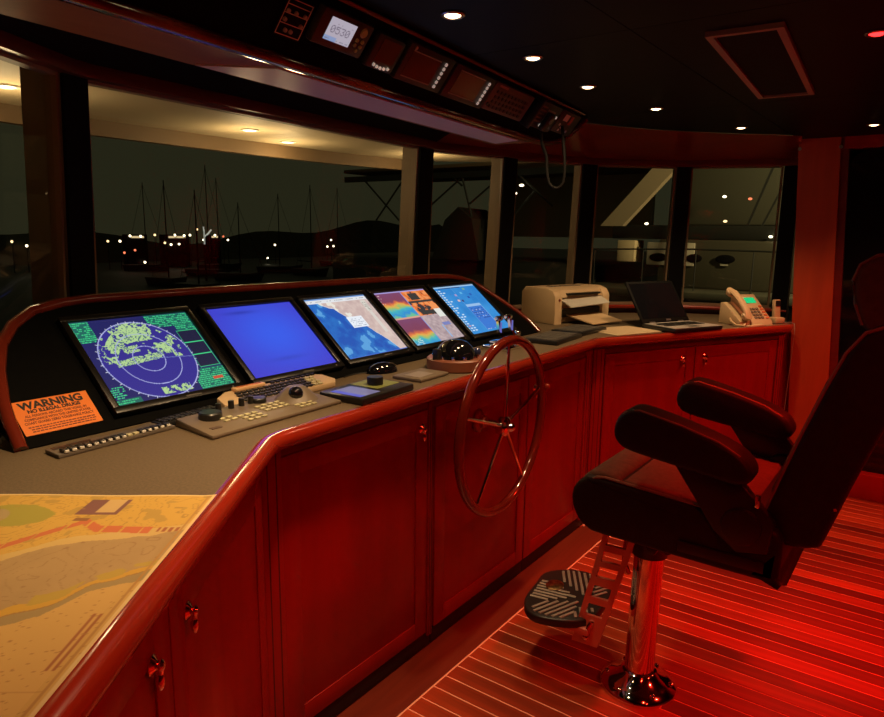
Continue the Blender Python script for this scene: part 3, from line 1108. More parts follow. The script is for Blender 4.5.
def chart_image(h=450, w_=380):
    x_ = np.linspace(CX0, CX1, w_)[None, :] * np.ones((h, 1))
    y_ = np.linspace(CY0, CY1, h)[:, None] * np.ones((1, w_))
    im = np.zeros((h, w_, 3), np.float32)
    im[:] = np.array((0.60, 0.42, 0.17), np.float32)
    n1_ = fbm(h, w_, 60, 5, 4); n2_ = fbm(h, w_, 22, 15, 3); n3_ = fbm(h, w_, 12, 25, 2)
    wy = y_ + 0.03 * (n2_ - 0.5)
    shore = np.interp(x_, [-0.62, -0.3, 0.13, 0.19, 0.27, 0.39], [0.18, 0.35, 0.612, 0.673, 0.693, 0.726])
    red = np.interp(x_, [-0.62, -0.2, 0.10, 0.19, 0.225, 0.31, 0.4], [0.2, 0.42, 0.662, 0.765, 0.735, 0.733, 0.735])
    yel = np.interp(x_, [-0.62, 0.0, 0.22, 0.28, 0.31, 0.36, 0.4], [0.05, 0.33, 0.468, 0.505, 0.551, 0.589, 0.61])
    land = wy > shore
    im[land] = np.array((0.60, 0.41, 0.11))
    im[land & (abs(np.sin(n1_ * 60)) < 0.13)] = np.array((0.42, 0.28, 0.08))
    im[land & (n3_ > 0.68)] = np.array((0.46, 0.33, 0.10))
    beach = (wy > shore) & (wy < shore + 0.03)
    im[beach] = np.array((0.60, 0.47, 0.24))
    st = (abs(y_ - red) < 0.013) & (x_ < 0.318) & (((x_ * 30) % 1) > 0.10)
    im[st] = np.array((0.56, 0.17, 0.09))
    im[(abs(y_ - 0.735) < 0.008) & (x_ > 0.33) & (x_ < 0.37) & (((x_ * 90) % 1) > 0.5)] = np.array((0.35, 0.12, 0.06))
    wat = (wy <= shore) & (wy > yel)
    im[wat] = (np.array((0.42, 0.31, 0.19)) * (0.92 + 0.16 * n2_[..., None]))[wat]
    im[wat & (abs(np.sin(n1_ * 34)) < 0.10)] = np.array((0.33, 0.22, 0.13))
    im[(wy <= yel + 0.004) & (wy > yel - 0.016)] = np.array((0.58, 0.38, 0.06))
    im[(wy > yel) & (wy < yel + 0.03) & (n2_ > 0.55)] = np.array((0.46, 0.36, 0.08))
    im[(wy <= yel - 0.016) & (wy > yel - 0.020)] = np.array((0.36, 0.22, 0.08))
    im[(wy <= yel - 0.020) & (wy > yel - 0.045)] = np.array((0.35, 0.28, 0.16))
    bl = np.hypot((x_ - 0.04) / 0.085, (y_ - 0.79) / 0.06) < 0.9 + 0.4 * (n2_ - 0.5)
    im[bl] = np.array((0.36, 0.35, 0.08))
    im[np.hypot((x_ - 0.0) / 0.05, (y_ - 0.78) / 0.05) < 0.8] = np.array((0.40, 0.33, 0.22))
    im[(x_ > 0.153) & (x_ < 0.231) & (y_ > 0.797) & (y_ < 0.869)] = np.array((0.21, 0.10, 0.13))
    im[(x_ > 0.186) & (x_ < 0.222) & (y_ > 0.808) & (y_ < 0.869)] = np.array((0.60, 0.46, 0.28))
    im[(abs(y_ - 0.775) < 0.006) & (x_ > 0.165) & (x_ < 0.19)] = np.array((0.25, 0.12, 0.06))
    for xc in (0.352, 0.360):
        im[(abs(x_ - xc) < 0.0022) & (y_ > 0.338) & (y_ < 0.462)] = np.array((0.36, 0.14, 0.05))
    im[(abs(x_ - 0.3715) < 0.0018)] = np.array((0.46, 0.27, 0.10))
    im[(abs(y_ - 0.30) < 0.0018) & (x_ < 0.37)] = np.array((0.50, 0.32, 0.12))
    r_ = np.random.default_rng(3)
    for k in range(2600):
        i, j = int(r_.random() * (w_ - 3)), int(r_.random() * (h - 2))
        if wy[j, i] < yel[j, i] - 0.05:
            im[j:j + 1, i:i + 1 + int(r_.random() < 0.4)] = np.array((0.40, 0.23, 0.08))
    for k in range(200):
        i, j = int(r_.random() * (w_ - 9)), int(r_.random() * (h - 2))
        if wy[j, i] > shore[j, i] + 0.06:
            im[j:j + 1, i:i + int(r_.integers(2, 8))] = np.array((0.44, 0.28, 0.08))
    im[:, -4:] = np.array((0.72, 0.60, 0.42))
    im[-3:, :] = np.array((0.74, 0.62, 0.44))
    return im * np.array((0.98, 0.88, 0.58), np.float32)


# chart lies with its right edge along the angled nosing: local x toward the room, local y along -e1 (away)
Mm = frame_matrix(A + e1 * 1.30 - n1 * 0.40 + Vector((0, 0, HC + 0.0008)), (n1.x, n1.y, 0), (-e1.x, -e1.y, 0), (0, 0, 1))
ch = thing('paper_chart', 'yellow and tan paper sea chart spread on the worktop', 'chart', M=Mm)
img = chart_image()
def chart_mesh():
    h, w_, _ = img.shape
    xs_ = np.linspace(CX0, CX1, w_)
    vs_ = []
    for j in range(h):
        for i in range(w_):
            zz = 0.0012 + 0.0010 * math.sin(i * 0.05) * math.sin(j * 0.04)
            if i > w_ - 12:
                zz += 0.00022 * (i - w_ + 12)
            vs_.append((xs_[i], CY0 + (CY1 - CY0) * j / (h - 1), zz))
    idx = np.arange(h * w_).reshape(h, w_)
    f = np.stack([idx[:-1, :-1], idx[:-1, 1:], idx[1:, 1:], idx[1:, :-1]], -1).reshape(-1, 4)
    me = bpy.data.meshes.new('sheet')
    me.from_pydata(vs_, [], f.tolist())
    a = me.color_attributes.new('print', 'FLOAT_COLOR', 'POINT')
    rgba = np.ones((h * w_, 4), np.float32); rgba[:, :3] = img.reshape(-1, 3)
    a.data.foreach_set('color', rgba.ravel())
    me.materials.append(attr_mat('chart_print', 0, 0.65))
    o = bpy.data.objects.new('sheet', me); COL.objects.link(o); o.parent = ch
chart_mesh()

# ------------------------------------------------------------------ things on the worktop
def at(x, y, z=HC):
    return (x, y, z)


def dirang(dx, dy):
    return math.atan2(dy, dx)


# radar control keyboard (taupe wedge with trackball); local x along +y world, local y toward the hood
def hood_frame(x, y, z=HC + 0.0005, rot=0.0):
    return Matrix.Translation((x, y, z)) @ Matrix.Rotation(PI / 2 + rot, 4, 'Z')


rk = thing('radar_keyboard', 'taupe radar control keyboard with a black trackball in front of the blue screen', 'keyboard', M=hood_frame(-1.530, 1.245, rot=R(1.5)))
m = MB()
w2, h2 = 0.236, 0.090
v = [(-w2, -h2, 0), (w2, -h2, 0), (w2, h2, 0), (-w2 + 0.02, h2, 0), (-w2, -h2, 0.011), (w2, -h2, 0.011), (w2, h2, 0.022), (-w2 + 0.02, h2, 0.022)]
m.solid(v, [(0, 1, 2, 3), (4, 5, 6, 7), (0, 1, 5, 4), (1, 2, 6, 5), (2, 3, 7, 6), (3, 0, 4, 7)])
bmesh.ops.bevel(m.bm, geom=list(m.bm.edges), offset=0.004, segments=2, affect='EDGES', profile=0.5)
m.build('case', M_TAUPE, rk)
def kz(y):
    return 0.0112 + (y + h2) / (2 * h2) * 0.011
m = MB()
m.lathe([(0.0, 0.046), (0.020, 0.044), (0.034, 0.030), (0.048, 0.010), (0.058, 0.0), (0.0, 0.0)], 24, Matrix.Translation((0.150, 0.018, kz(0) - 0.006)) @ Matrix.Diagonal((1.40, 1.15, 1, 1)))
m.build('trackball_mount', M_TAUPE, rk)
m = MB(); m.sphere((0.128, -0.006, kz(0) + 0.022), 0.023); m.build('trackball', M_GLOSSBLK, rk)
m = MB(); m.lathe([(0, 0.020), (0.028, 0.020), (0.031, 0.016), (0.031, 0.0), (0, 0)], 20, Matrix.Translation((-0.150, 0.030, kz(0.03) - 0.002))); m.build('dial', M_PLASTIC, rk)
m = MB(); m.lathe([(0, 0.016), (0.022, 0.016), (0.025, 0.012), (0.025, 0.0), (0, 0)], 20, Matrix.Translation((0.045, 0.066, kz(0.066) - 0.003))); m.build('dial', M_PLASTIC, rk)
for x in (-0.095, -0.052, -0.015, 0.018):
    m = MB(); m.cyl((x, 0.066, kz(0.066) - 0.003), (x, 0.066, kz(0.066) + 0.022), 0.0085, n=12, bev=0.001); m.build('knob', M_PLASTIC, rk)
def key(parent, x, y, z, sx=0.016, sy=0.011, mm=None, sz=0.004):
    m = MB(); m.box((x, y, z + sz / 2), (sx, sy, sz), bev=0.001, seg=1); return m.build('key', mm or M_KEY, parent)
for bx, by, nx, ny in ((-0.085, -0.055, 3, 3), (0.005, -0.020, 4, 3), (0.10, -0.062, 3, 2), (-0.135, -0.02, 2, 2)):
    for i in range(nx):
        for j in range(ny):
            key(rk, bx + i * 0.024, by + j * 0.021, kz(by + j * 0.021))
m = MB(); m.box((-0.19, -0.045, kz(-0.045)), (0.03, 0.016, 0.002)); m.build('badge', mat('badge_brown', (0.1, 0.06, 0.04), 0.5), rk, smooth=0)

# cream computer keyboard standing behind it
ck = thing('computer_keyboard', 'cream computer keyboard with black keys under the blue screen', 'keyboard', M=hood_frame(-1.664, 1.425, rot=R(0)))
m = MB()
poly = [(-0.225, -0.028), (-0.20, -0.044), (0.21, -0.042), (0.232, -0.02), (0.215, 0.025), (0.18, 0.044), (-0.17, 0.045), (-0.215, 0.02)]
m.prism(poly, 0.0, 0.018, bev=0.004)
for v_ in m.bm.verts:
    if v_.co.z > 0.009:
        v_.co.z += (v_.co.y + 0.044) * 0.24
m.build('case', M_CREAM, ck)
for j in range(4):
    for i in range(15):
        x = -0.150 + i * 0.0212 + (j % 2) * 0.006
        y = -0.034 + j * 0.0165
        key(ck, x, y, 0.018 + (y + 0.044) * 0.24, 0.0170, 0.0125, M_KEYB if (i < 13) else M_KEY, 0.006)
for i in range(9):
    key(ck, 0.005 + i * 0.0215, 0.034, 0.018 + 0.078 * 0.24, 0.014, 0.010, M_KEYB, 0.006)
m = MB(); m.box((-0.088, 0.034, 0.042), (0.115, 0.024, 0.012), bev=0.004)
b_ = m.build('label_holder', mat('orange_cream', (0.85, 0.52, 0.26), 0.4), ck)
m = MB(); m.box((-0.088, 0.034, 0.0483), (0.09, 0.010, 0.001)); m.build('label_strip', mat('orange_strip', (0.62, 0.16, 0.03), 0.5), b_, smooth=0)

# flat keyboard lying before the radar screen (dark strip with a row of white topped keys)
sk = thing('flat_keyboard', 'dark flat keyboard with white edged keys before the radar screen', 'keyboard', M=hood_frame(-1.622, 0.862, rot=R(3)))
m = MB()
poly = [(-0.155, -0.032), (0.150, -0.034), (0.158, 0.036), (0.115, 0.045), (0.085, 0.030), (-0.02, 0.030), (-0.05, 0.040), (-0.150, 0.036)]
m.prism(poly, 0.0, 0.010, bev=0.003)
m.build('case', mat('grey_brown_case', (0.13, 0.105, 0.08), 0.45), sk)
m = MB(); m.prism([(-0.142, 0.012), (-0.052, 0.014), (-0.046, 0.026), (-0.140, 0.030)], 0.010, 0.0112); m.build('palm_rest', M_PLASTIC, sk, smooth=0)
for i in range(16):
    if i in (9, 10):
        key(sk, -0.135 + i * 0.0178, -0.024, 0.010, 0.013, 0.012, M_KEY, 0.005)
        continue
    k_ = key(sk, -0.135 + i * 0.0178, -0.020, 0.010, 0.0155, 0.016, M_KEYB, 0.008)
    m = MB(); m.box((-0.135 + i * 0.0178, -0.031, 0.0135), (0.010, 0.005, 0.006), bev=0.001, seg=1); m.build('key_lip', M_WHITE, k_)

# charcoal keyboard just beyond
sk2 = thing('slim_keyboard', 'slim black keyboard tucked under the radar monitor', 'keyboard', M=hood_frame(-1.655, 1.09, rot=R(6)))
m = MB(); m.box((0, 0, 0.007), (0.20, 0.05, 0.014), bev=0.004); m.build('case', M_PLASTIC, sk2)
for i in range(10):
    for j in range(2):
        key(sk2, -0.085 + i * 0.019, -0.011 + j * 0.019, 0.014, 0.015, 0.015, M_KEYB, 0.004)

# small chart plotter lying flat
cp = thing('plotter_control', 'flat black control pad with a small screen, green panel and black knob', 'control pad', M=hood_frame(-1.468, 1.628, rot=R(3)))
m = MB(); m.box((0, 0, 0.011), (0.268, 0.176, 0.020), bev=0.004); m.build('case', M_PLASTIC, cp)
sim = np.zeros((24, 30, 3), np.float32); sim[:] = lin((120, 112, 150)); sim[:, :8] = lin((70, 72, 190)); sim += fbm(24, 30, 6, 2, 2)[..., None] * 0.06
o = printed_grid('screen', sim, 0.100, 0.125, attr_mat('plotter_screen', 0.8, 0.3), cp, 0.0215); o.location = (-0.068, -0.066, 0)
m = MB(); m.box((0.062, 0.02, 0.0213), (0.120, 0.115, 0.001)); m.build('green_panel', mat('olive_panel', (0.24, 0.27, 0.07), 0.5), cp, smooth=0)
m = MB(); m.lathe([(0, 0.026), (0.025, 0.026), (0.027, 0.022), (0.027, 0), (0, 0)], 24, Matrix.Translation((0.052, 0.012, 0.0215))); m.build('knob', M_PLASTIC, cp)

# mouse
ms = thing('computer_mouse', 'glossy black and silver computer mouse below the sea chart screen', 'mouse', M=hood_frame(-1.665, 1.925, rot=R(-18)))
m = MB()
m.sphere((0, 0, 0.0), 1.0, 20, 12, (0.066, 0.038, 0.038))
bmesh.ops.bisect_plane(m.bm, geom=list(m.bm.verts) + list(m.bm.edges) + list(m.bm.faces), plane_co=(0, 0, 0), plane_no=(0, 0, -1), clear_outer=True)
m.build('shell', M_GLOSSBLK, ms)
m = MB(); m.sweep([(0.02, -0.012, 0.0355), (0.04, -0.010, 0.031), (0.058, -0.004, 0.020)], [(-0.004, -0.001), (0.004, -0.001), (0.004, 0.0015), (-0.004, 0.0015)]); m.build('silver_stripe', M_STEEL, ms)
cbl = MB(); cbl.tube([(-0.064, 0, 0.006), (-0.10, 0.012, 0.003), (-0.14, 0.000, 0.003), (-0.17, -0.02, 0.003)], 0.0022, 6); cbl.build('cable', M_PLASTIC, ms)

# small taupe pad
pd = thing('number_pad', 'small flat taupe pad with a grey inset by the compass', 'control pad', M=hood_frame(-1.500, 1.950, rot=R(2)))
m = MB(); m.box((0, 0, 0.006), (0.176, 0.128, 0.012), bev=0.004); m.build('case', M_TAUPE, pd)
m = MB(); m.box((-0.018, -0.004, 0.0124), (0.092, 0.070, 0.001)); m.build('inset', mat('grey_inset', (0.30, 0.25, 0.20), 0.3), pd, smooth=0)

# compass
cx_, cy_ = -1.497, 2.165
cpz = thing('compass', 'black glass dome compass in a turned wooden ring', 'compass', (cx_, cy_, HC + 0.0005))
m = MB()
m.lathe([(0, 0), (0.108, 0), (0.112, 0.004), (0.112, 0.040), (0.106, 0.045), (0.088, 0.045), (0.086, 0.030), (0.0, 0.030)], 36)
m.build('wooden_ring', mat('ring_wood', (0.26, 0.085, 0.045), 0.4, coat=0.2), cpz)
m = MB()
m.lathe([(0.080, 0.030), (0.079, 0.050), (0.074, 0.068), (0.062, 0.088), (0.044, 0.103), (0.022, 0.111), (0, 0.113)], 32)
m.build('dome', M_GLOSSBLK, cpz)
m = MB()
for k in range(12):
    a = 2 * PI * k / 12
    m.box((0.084 * math.cos(a), 0.084 * math.sin(a), 0.050), (0.012, 0.012, 0.014), Matrix.Translation((0, 0, 0)), 0.002)
m.build('bezel_lug', M_CHROME, cpz)
m = MB(); m.box((-0.02, -0.094, 0.062), (0.03, 0.022, 0.046), bev=0.005); m.build('corrector_box', M_PLASTIC, cpz)
m = MB(); m.sphere((0.045, 0.082, 0.058), 0.017, 14, 10); m.build('blue_light_cover', mat('blue_gloss', (0.03, 0.04, 0.11), 0.1, coat=0.5), cpz)

# throttle levers
th = thing('throttle_levers', 'pair of chrome engine throttle levers behind the wheel rim', 'throttle', M=hood_frame(-1.590, 2.700))
m = MB(); m.box((0, 0, 0.010), (0.20, 0.13, 0.020), bev=0.006); m.box((0, 0, 0.028), (0.15, 0.09, 0.022), bev=0.008)
m.build('base', M_CHROME, th)
for x in (-0.050, 0.050):
    m = MB()
    m.sweep([(x, -0.02, 0.035), (x, 0.005, 0.085), (x, 0.012, 0.130)], [(-0.009, -0.006), (0.009, -0.006), (0.009, 0.006), (-0.009, 0.006)], upv=(0, 1, 0))
    l_ = m.build('lever', M_CHROME, th)
    m = MB(); m.box((x, -0.004, 0.094), (0.008, 0.004, 0.058)); m.build('glint_strip', M_BLUE, l_, smooth=0)  # blue reflection painted on the chrome lever as a glowing strip
    m = MB(); m.cyl((x + (0.03 if x < 0 else -0.03), 0.014, 0.138), (x - (0.012 if x < 0 else -0.012), 0.014, 0.138), 0.0125, n=14, bev=0.003); m.build('grip', M_CHROME, l_)
m = MB(); m.cyl((0.128, 0.01, 0.0), (0.128, 0.01, 0.045), 0.006, n=10); m.sphere((0.128, 0.01, 0.055), 0.015, 14, 10); m.build('trim_knob', M_CHROME, th)
m = MB(); m.cyl((-0.03, -0.062, 0.022), (0.05, -0.062, 0.022), 0.008, n=10); m.build('lock_bar', M_CHROME, th)

# binder-like black keyboards
for nm, lb, x, y, rt_, wd, dp in (('membrane_keypad', 'black membrane keypad beside the throttle levers', -1.535, 3.065, R(4), 0.33, 0.185),
                                  ('membrane_keypad', 'black membrane keypad in front of the printer tray', -1.555, 3.415, R(-2), 0.29, 0.185)):
    t_ = thing(nm, lb, 'keypad', M=hood_frame(x, y, rot=rt_), group='membrane keypads by the printer')
    m = MB(); m.box((0, 0, 0.010), (wd, dp, 0.020), bev=0.005); m.build('case', M_PLASTIC, t_)
    m = MB(); m.box((0, 0.0, 0.0206), (wd - 0.03, dp - 0.03, 0.0014)); m.build('face', mat('keypad_face', (0.085, 0.075, 0.062), 0.5, noise=((0.05, 0.045, 0.04), 60)), t_, smooth=0)
    for i in range(9):
        for j in range(4):
            key(t_, -wd / 2 + 0.038 + i * (wd - 0.076) / 8, -0.054 + j * 0.036, 0.0212, 0.019, 0.022, mat('key_grey', (0.11, 0.1, 0.085), 0.5), 0.002)

# printer
pa = dirang(0.296, 0.955)
pr = thing('inkjet_printer', 'cream desktop printer with an open paper tray', 'printer', (-1.785, 3.575, HC + 0.0005), pa)
PW, PD, PH = 0.475, 0.28, 0.205
m = MB()
side = [(0.0, 0.0), (PD, 0.0), (PD, PH - 0.03), (PD - 0.03, PH), (0.075, PH + 0.004), (0.025, PH - 0.012), (0.004, PH - 0.04), (0.0, PH - 0.055)]
Ms = Matrix(((0, 0, 1, 0), (1, 0, 0, 0), (0, 1, 0, 0), (0, 0, 0, 1)))
m.prism(side, 0.0, 0.062, M=Ms, bev=0.008)
m.build('end_cheek', M_CREAM, pr)
m = MB()
m.prism(side, PW - 0.062, PW, M=Ms, bev=0.008)
m.build('end_cheek', M_CREAM, pr)
m = MB()
m.box((PW / 2, PD / 2 + 0.02, 0.030), (PW - 0.11, PD - 0.04, 0.056), bev=0.004)
m.box((PW / 2, PD / 2 + 0.035, 0.105), (PW - 0.11, PD - 0.08, 0.11))
m.build('body', M_CREAM, pr)
m = MB()
m.prism([(0.012, PH - 0.052), (0.03, PH - 0.012), (0.075, PH + 0.003), (PD - 0.03, PH), (PD - 0.02, PH - 0.05), (0.06, PH - 0.055)], 0.06, PW - 0.06, M=Ms, bev=0.003)
m.build('lid', M_CREAM, pr)
m = MB(); m.box((PW / 2, 0.045, 0.060), (PW - 0.13, 0.05, 0.045)); m.build('paper_slot', M_PLASTIC, pr, smooth=0)
m = MB()
m.solid([(0.075, -0.055, 0.100), (PW - 0.065, -0.055, 0.112), (PW - 0.06, 0.03, 0.150), (0.07, 0.03, 0.138), (0.075, -0.055, 0.106), (PW - 0.065, -0.055, 0.118), (PW - 0.06, 0.03, 0.156), (0.07, 0.03, 0.144)],
        [(0, 1, 2, 3), (4, 5, 6, 7), (0, 1, 5, 4), (1, 2, 6, 5), (2, 3, 7, 6), (3, 0, 4, 7)])
m.build('output_flap', mat('clear_tray', (0.66, 0.62, 0.54), 0.2, coat=0.4), pr, smooth=0)
m = MB(); m.box((PW / 2 + 0.01, 0.012, PH - 0.034), (PW - 0.2, 0.03, 0.012)); m.build('top_slot', M_PLASTIC, pr, smooth=0)
m = MB()
m.solid([(0.14, -0.165, 0.010), (PW - 0.08, -0.165, 0.014), (PW - 0.075, 0.03, 0.046), (0.12, 0.03, 0.046), (0.14, -0.165, 0.016), (PW - 0.08, -0.165, 0.020), (PW - 0.075, 0.03, 0.052), (0.12, 0.03, 0.052)],
        [(0, 1, 2, 3), (4, 5, 6, 7), (0, 1, 5, 4), (1, 2, 6, 5), (2, 3, 7, 6), (3, 0, 4, 7)])
m.build('paper_tray', M_CREAM, pr, smooth=0)
m = MB(); m.cyl((0.035, -0.003, PH - 0.065), (0.035, 0.006, PH - 0.065), 0.008, n=12); m.build('power_button', mat('red_dot', (0.2, 0.03, 0.02), 0.4), pr)
m = MB(); m.box((PW / 2 + 0.03, PD / 2, PH + 0.003), (0.14, 0.05, 0.004), bev=0.001); m.box((PW / 2 - 0.11, PD / 2, PH + 0.003), (0.08, 0.05, 0.004), bev=0.001); m.build('control_panel', M_TAUPE, pr)

# tan folder under printer paper and laptop
fl = thing('paper_folder', 'flat tan paper folder lying between the printer and laptop', 'folder', (-1.385, 3.60, HC + 0.0004), dirang(0.40, 0.915))
m = MB()
m.box((0, 0.0, 0.0025), (0.33, 0.25, 0.004), bev=0.001); f_ = m.build('cover', M_PAPER, fl)
m = MB(); m.box((0.01, 0.005, 0.0052), (0.30, 0.22, 0.001)); m.build('sheet', mat('tan_sheet', (0.55, 0.42, 0.25), 0.7), fl, smooth=0)

# laptop
la = dirang(0.44, 0.90)
lt = thing('laptop', 'open black laptop with a silver keyboard deck facing the helm', 'laptop', (-1.120, 3.660, HC + 0.0065), la)
LW, LD = 0.365, 0.245
m = MB(); m.box((LW / 2, LD / 2, 0.011), (LW, LD, 0.021), bev=0.005); m.build('base', M_PLASTIC, lt)
m = MB(); m.box((LW / 2, LD / 2 - 0.004, 0.0222), (LW - 0.012, LD - 0.016, 0.0016)); dk_ = m.build('deck', mat('silver_deck', (0.44, 0.41, 0.37), 0.3), lt, smooth=0)
for j in range(4):
    for i in range(13):
        m = MB(); m.box((0.045 + i * 0.0228, 0.105 + j * 0.026, 0.0245), (0.019, 0.021, 0.003)); m.build('key', M_KEYB if j % 2 == 0 or i % 4 else M_STEEL, dk_, smooth=0)
m = MB(); m.box((LW / 2, 0.045, 0.0234), (0.085, 0.05, 0.001)); m.build('touchpad', M_STEEL, dk_, smooth=0)
Mlid = Matrix.Translation((LW / 2, LD - 0.004, 0.020)) @ Matrix.Rotation(R(-36), 4, 'X')
m = MB(); m.box((0, 0, 0.138), (LW, 0.012, 0.272), Mlid, bev=0.004); lid = m.build('lid', M_FRAME, lt)
m = MB(); m.box((0, -0.0068, 0.142), (LW - 0.03, 0.001, 0.230), Mlid); m.build('screen', M_GLOSSBLK, lid, smooth=0)
for x in (-0.11, 0.11):
    m = MB(); m.cyl(Mlid @ Vector((x - 0.02, 0, 0)), Mlid @ Vector((x + 0.02, 0, 0)), 0.009, n=12); m.build('hinge', M_STEEL, lid)
m = MB(); m.box((0.02, -0.007, 0.014), (0.035, 0.001, 0.010), Mlid); m.build('badge', M_STEEL, lid, smooth=0)

# telephone
pn = thing('desk_telephone', 'cream desk telephone with a green lit display and handset', 'telephone', (-0.915, 4.255, HC + 0.0005), dirang(0.52, 0.855))
pn.scale = (1.12, 1.12, 1.12)
m = MB()
side = [(0.0, 0.0), (0.17, 0.0), (0.175, 0.02), (0.165, 0.145), (0.145, 0.150), (0.01, 0.022)]
m.prism(side, 0.07, 0.215, M=Ms, bev=0.005)
m.prism([(0.02, 0.0), (0.17, 0.0), (0.165, 0.110), (0.145, 0.112), (0.02, 0.022)], 0.0, 0.072, M=Ms, bev=0.004)
m.build('body', M_CREAM, pn)
sl = math.atan2(0.128, 0.135)
Mf = Matrix.Translation((0.142, 0.010, 0.022)) @ Matrix.Rotation(sl, 4, 'X')
m = MB(); m.box((0.0, 0.142, 0.002), (0.088, 0.036, 0.004), Mf); m.build('display', emis('green_lcd', hx(40, 215, 130), 0.9), pn, smooth=0, label='green lit display')
for j in range(4):
    for i in range(3):
        m = MB(); m.box((-0.03 + i * 0.023, 0.020 + j * 0.020, 0.004), (0.016, 0.013, 0.006), Mf, bev=0.0015, seg=1); m.build('key', M_TAUPE, pn)
for j in range(5):
    m = MB(); m.box((0.050, 0.018 + j * 0.020, 0.003), (0.020, 0.010, 0.005), Mf, bev=0.001, seg=1); m.build('line_key', mat('orange_key', (0.75, 0.16, 0.05), 0.4), pn)
m = MB()
Mh = Matrix.Translation((0.034, 0.012, 0.036)) @ Matrix.Rotation(sl, 4, 'X')
pts = [(0, -0.008, 0.010), (0, 0.015, 0.024), (0, 0.05, 0.034), (0, 0.12, 0.034), (0, 0.165, 0.026), (0, 0.195, 0.012)]
m.sweep([Mh @ Vector(p) for p in pts], [(0.022 * math.cos(a), 0.012 * math.sin(a)) for a in [2 * PI * k / 10 for k in range(10)]], upv=(0, -0.7, 0.7))
for y in (0.010, 0.175):
    m.lathe([(0, 0), (0.022, 0.0), (0.026, 0.008), (0.026, 0.022), (0.016, 0.030), (0, 0.031)], 16, Mh @ Matrix.Translation((0, y, -0.004)))
m.build('handset', M_CREAM, pn)
m = MB(); m.tube([(0.0, -0.015, 0.012), (-0.03, -0.035, 0.008), (-0.045, 0.0, 0.008), (-0.03, 0.05, 0.02), (0.0, 0.09, 0.03)], 0.006, 8); m.build('handset_cord', M_CREAM, pn)
m = MB(); m.box((0.03, -0.05, 0.006), (0.13, 0.022, 0.012), Matrix.Rotation(R(10), 4, 'Z'), bev=0.004); m.build('pen_tray', M_CREAM, pn)

# cordless handset in its charger
cs = thing('cordless_phone', 'small cream cordless handset standing in a charger by the column', 'telephone', (-0.790, 4.560, HC + 0.0005), dirang(0.6, 0.8))
m = MB(); m.box((0, 0, 0.018), (0.070, 0.060, 0.036), bev=0.008); m.build('charger', M_CREAM, cs)
m = MB(); m.box((0, 0.005, 0.080), (0.046, 0.026, 0.125), Matrix.Rotation(R(-6), 4, 'X'), bev=0.007); h_ = m.build('handset', M_CREAM, cs)
m = MB(); m.box((0, -0.010, 0.118), (0.034, 0.002, 0.034), Matrix.Rotation(R(-6), 4, 'X')); m.build('display', M_PLASTIC, h_, smooth=0)
# white cable falling over the end of the counter
cb = thing('white_cable', 'thin white cable hanging over the end of the counter', 'cable', (-0.72, 4.54, HC))
m = MB(); m.tube([(-0.04, 0.02, 0.006), (0.0, 0.015, 0.012), (0.030, 0.0, 0.008), (0.038, -0.01, -0.03), (0.036, -0.012, -0.15), (0.030, -0.012, -0.35), (0.025, -0.010, -0.60), (0.02, -0.010, -0.997)], 0.0022, 6); m.build('lead', mat('dull_white', (0.28, 0.22, 0.18), 0.5), cb)
# pale box on the sill by the hood
sb = thing('sill_box', 'small pale box standing behind the printer near the hood', 'box', (-2.085, 3.60, HC + 0.0005), R(70))
m = MB(); m.box((0, 0, 0.030), (0.05, 0.04, 0.060), bev=0.004); m.build('case', M_CREAM, sb)
m = MB(); m.box((0, 0, 0.0615), (0.042, 0.032, 0.003)); m.build('lid', M_WHITE, sb, smooth=0)

# ------------------------------------------------------------------ steering wheel
WC = Vector((-1.285, 2.192, 0.798))
sw = thing('steering_wheel', 'large red varnished steering wheel with five steel spokes', 'steering wheel', WC)
sw.rotation_euler = (0, R(1.7), R(3.0))
RW = 0.330
m = MB()
ring = [(0, RW * math.cos(2 * PI * k / 64), RW * math.sin(2 * PI * k / 64)) for k in range(64)]
m.tube(ring, 0.0185, 12, closed=True, upv=(1, 0, 0))
m.build('rim', mat('varnish_rim', (0.19, 0.016, 0.006), 0.14, coat=1.0, grain=((0.14, 0.011, 0.005), (6, 6, 6))), sw, smooth=60)
for k in range(5):
    a = R(90 + 72 * k)
    m = MB(); m.cyl((0.0, 0.02 * math.cos(a), 0.02 * math.sin(a)), (0, (RW - 0.012) * math.cos(a), (RW - 0.012) * math.sin(a)), 0.0075, 0.006, 10)
    m.build('spoke', M_CHROME, sw)
m = MB()
Mx = Matrix.Rotation(PI / 2, 4, 'Y')
m.lathe([(0, -0.022), (0.034, -0.022), (0.038, -0.012), (0.038, 0.010), (0.030, 0.018), (0.018, 0.022), (0.016, 0.034), (0.010, 0.042), (0, 0.044)], 20, Mx)
m.build('hub', M_CHROME, sw)
m = MB(); m.cyl((-0.022, 0, 0), (-0.106, 0, 0), 0.016, n=14); m.build('shaft', M_CHROME, sw)
m = MB(); m.lathe([(0, 0), (0.046, 0), (0.044, 0.008), (0.026, 0.014), (0.022, 0.03), (0, 0.03)], 24, Matrix.Translation((-0.1105, 0, 0)) @ Mx); m.build('flange', M_CHERRYH, sw)
m = MB(); m.sphere((0.028, (RW) * math.cos(R(18)) - 0.0, RW * math.sin(R(18))), 0.012, 12, 8); m.cyl((0.0, RW * math.cos(R(18)), RW * math.sin(R(18))), (0.028, RW * math.cos(R(18)), RW * math.sin(R(18))), 0.006, n=8); m.build('spinner_knob', M_CHERRYH, sw)

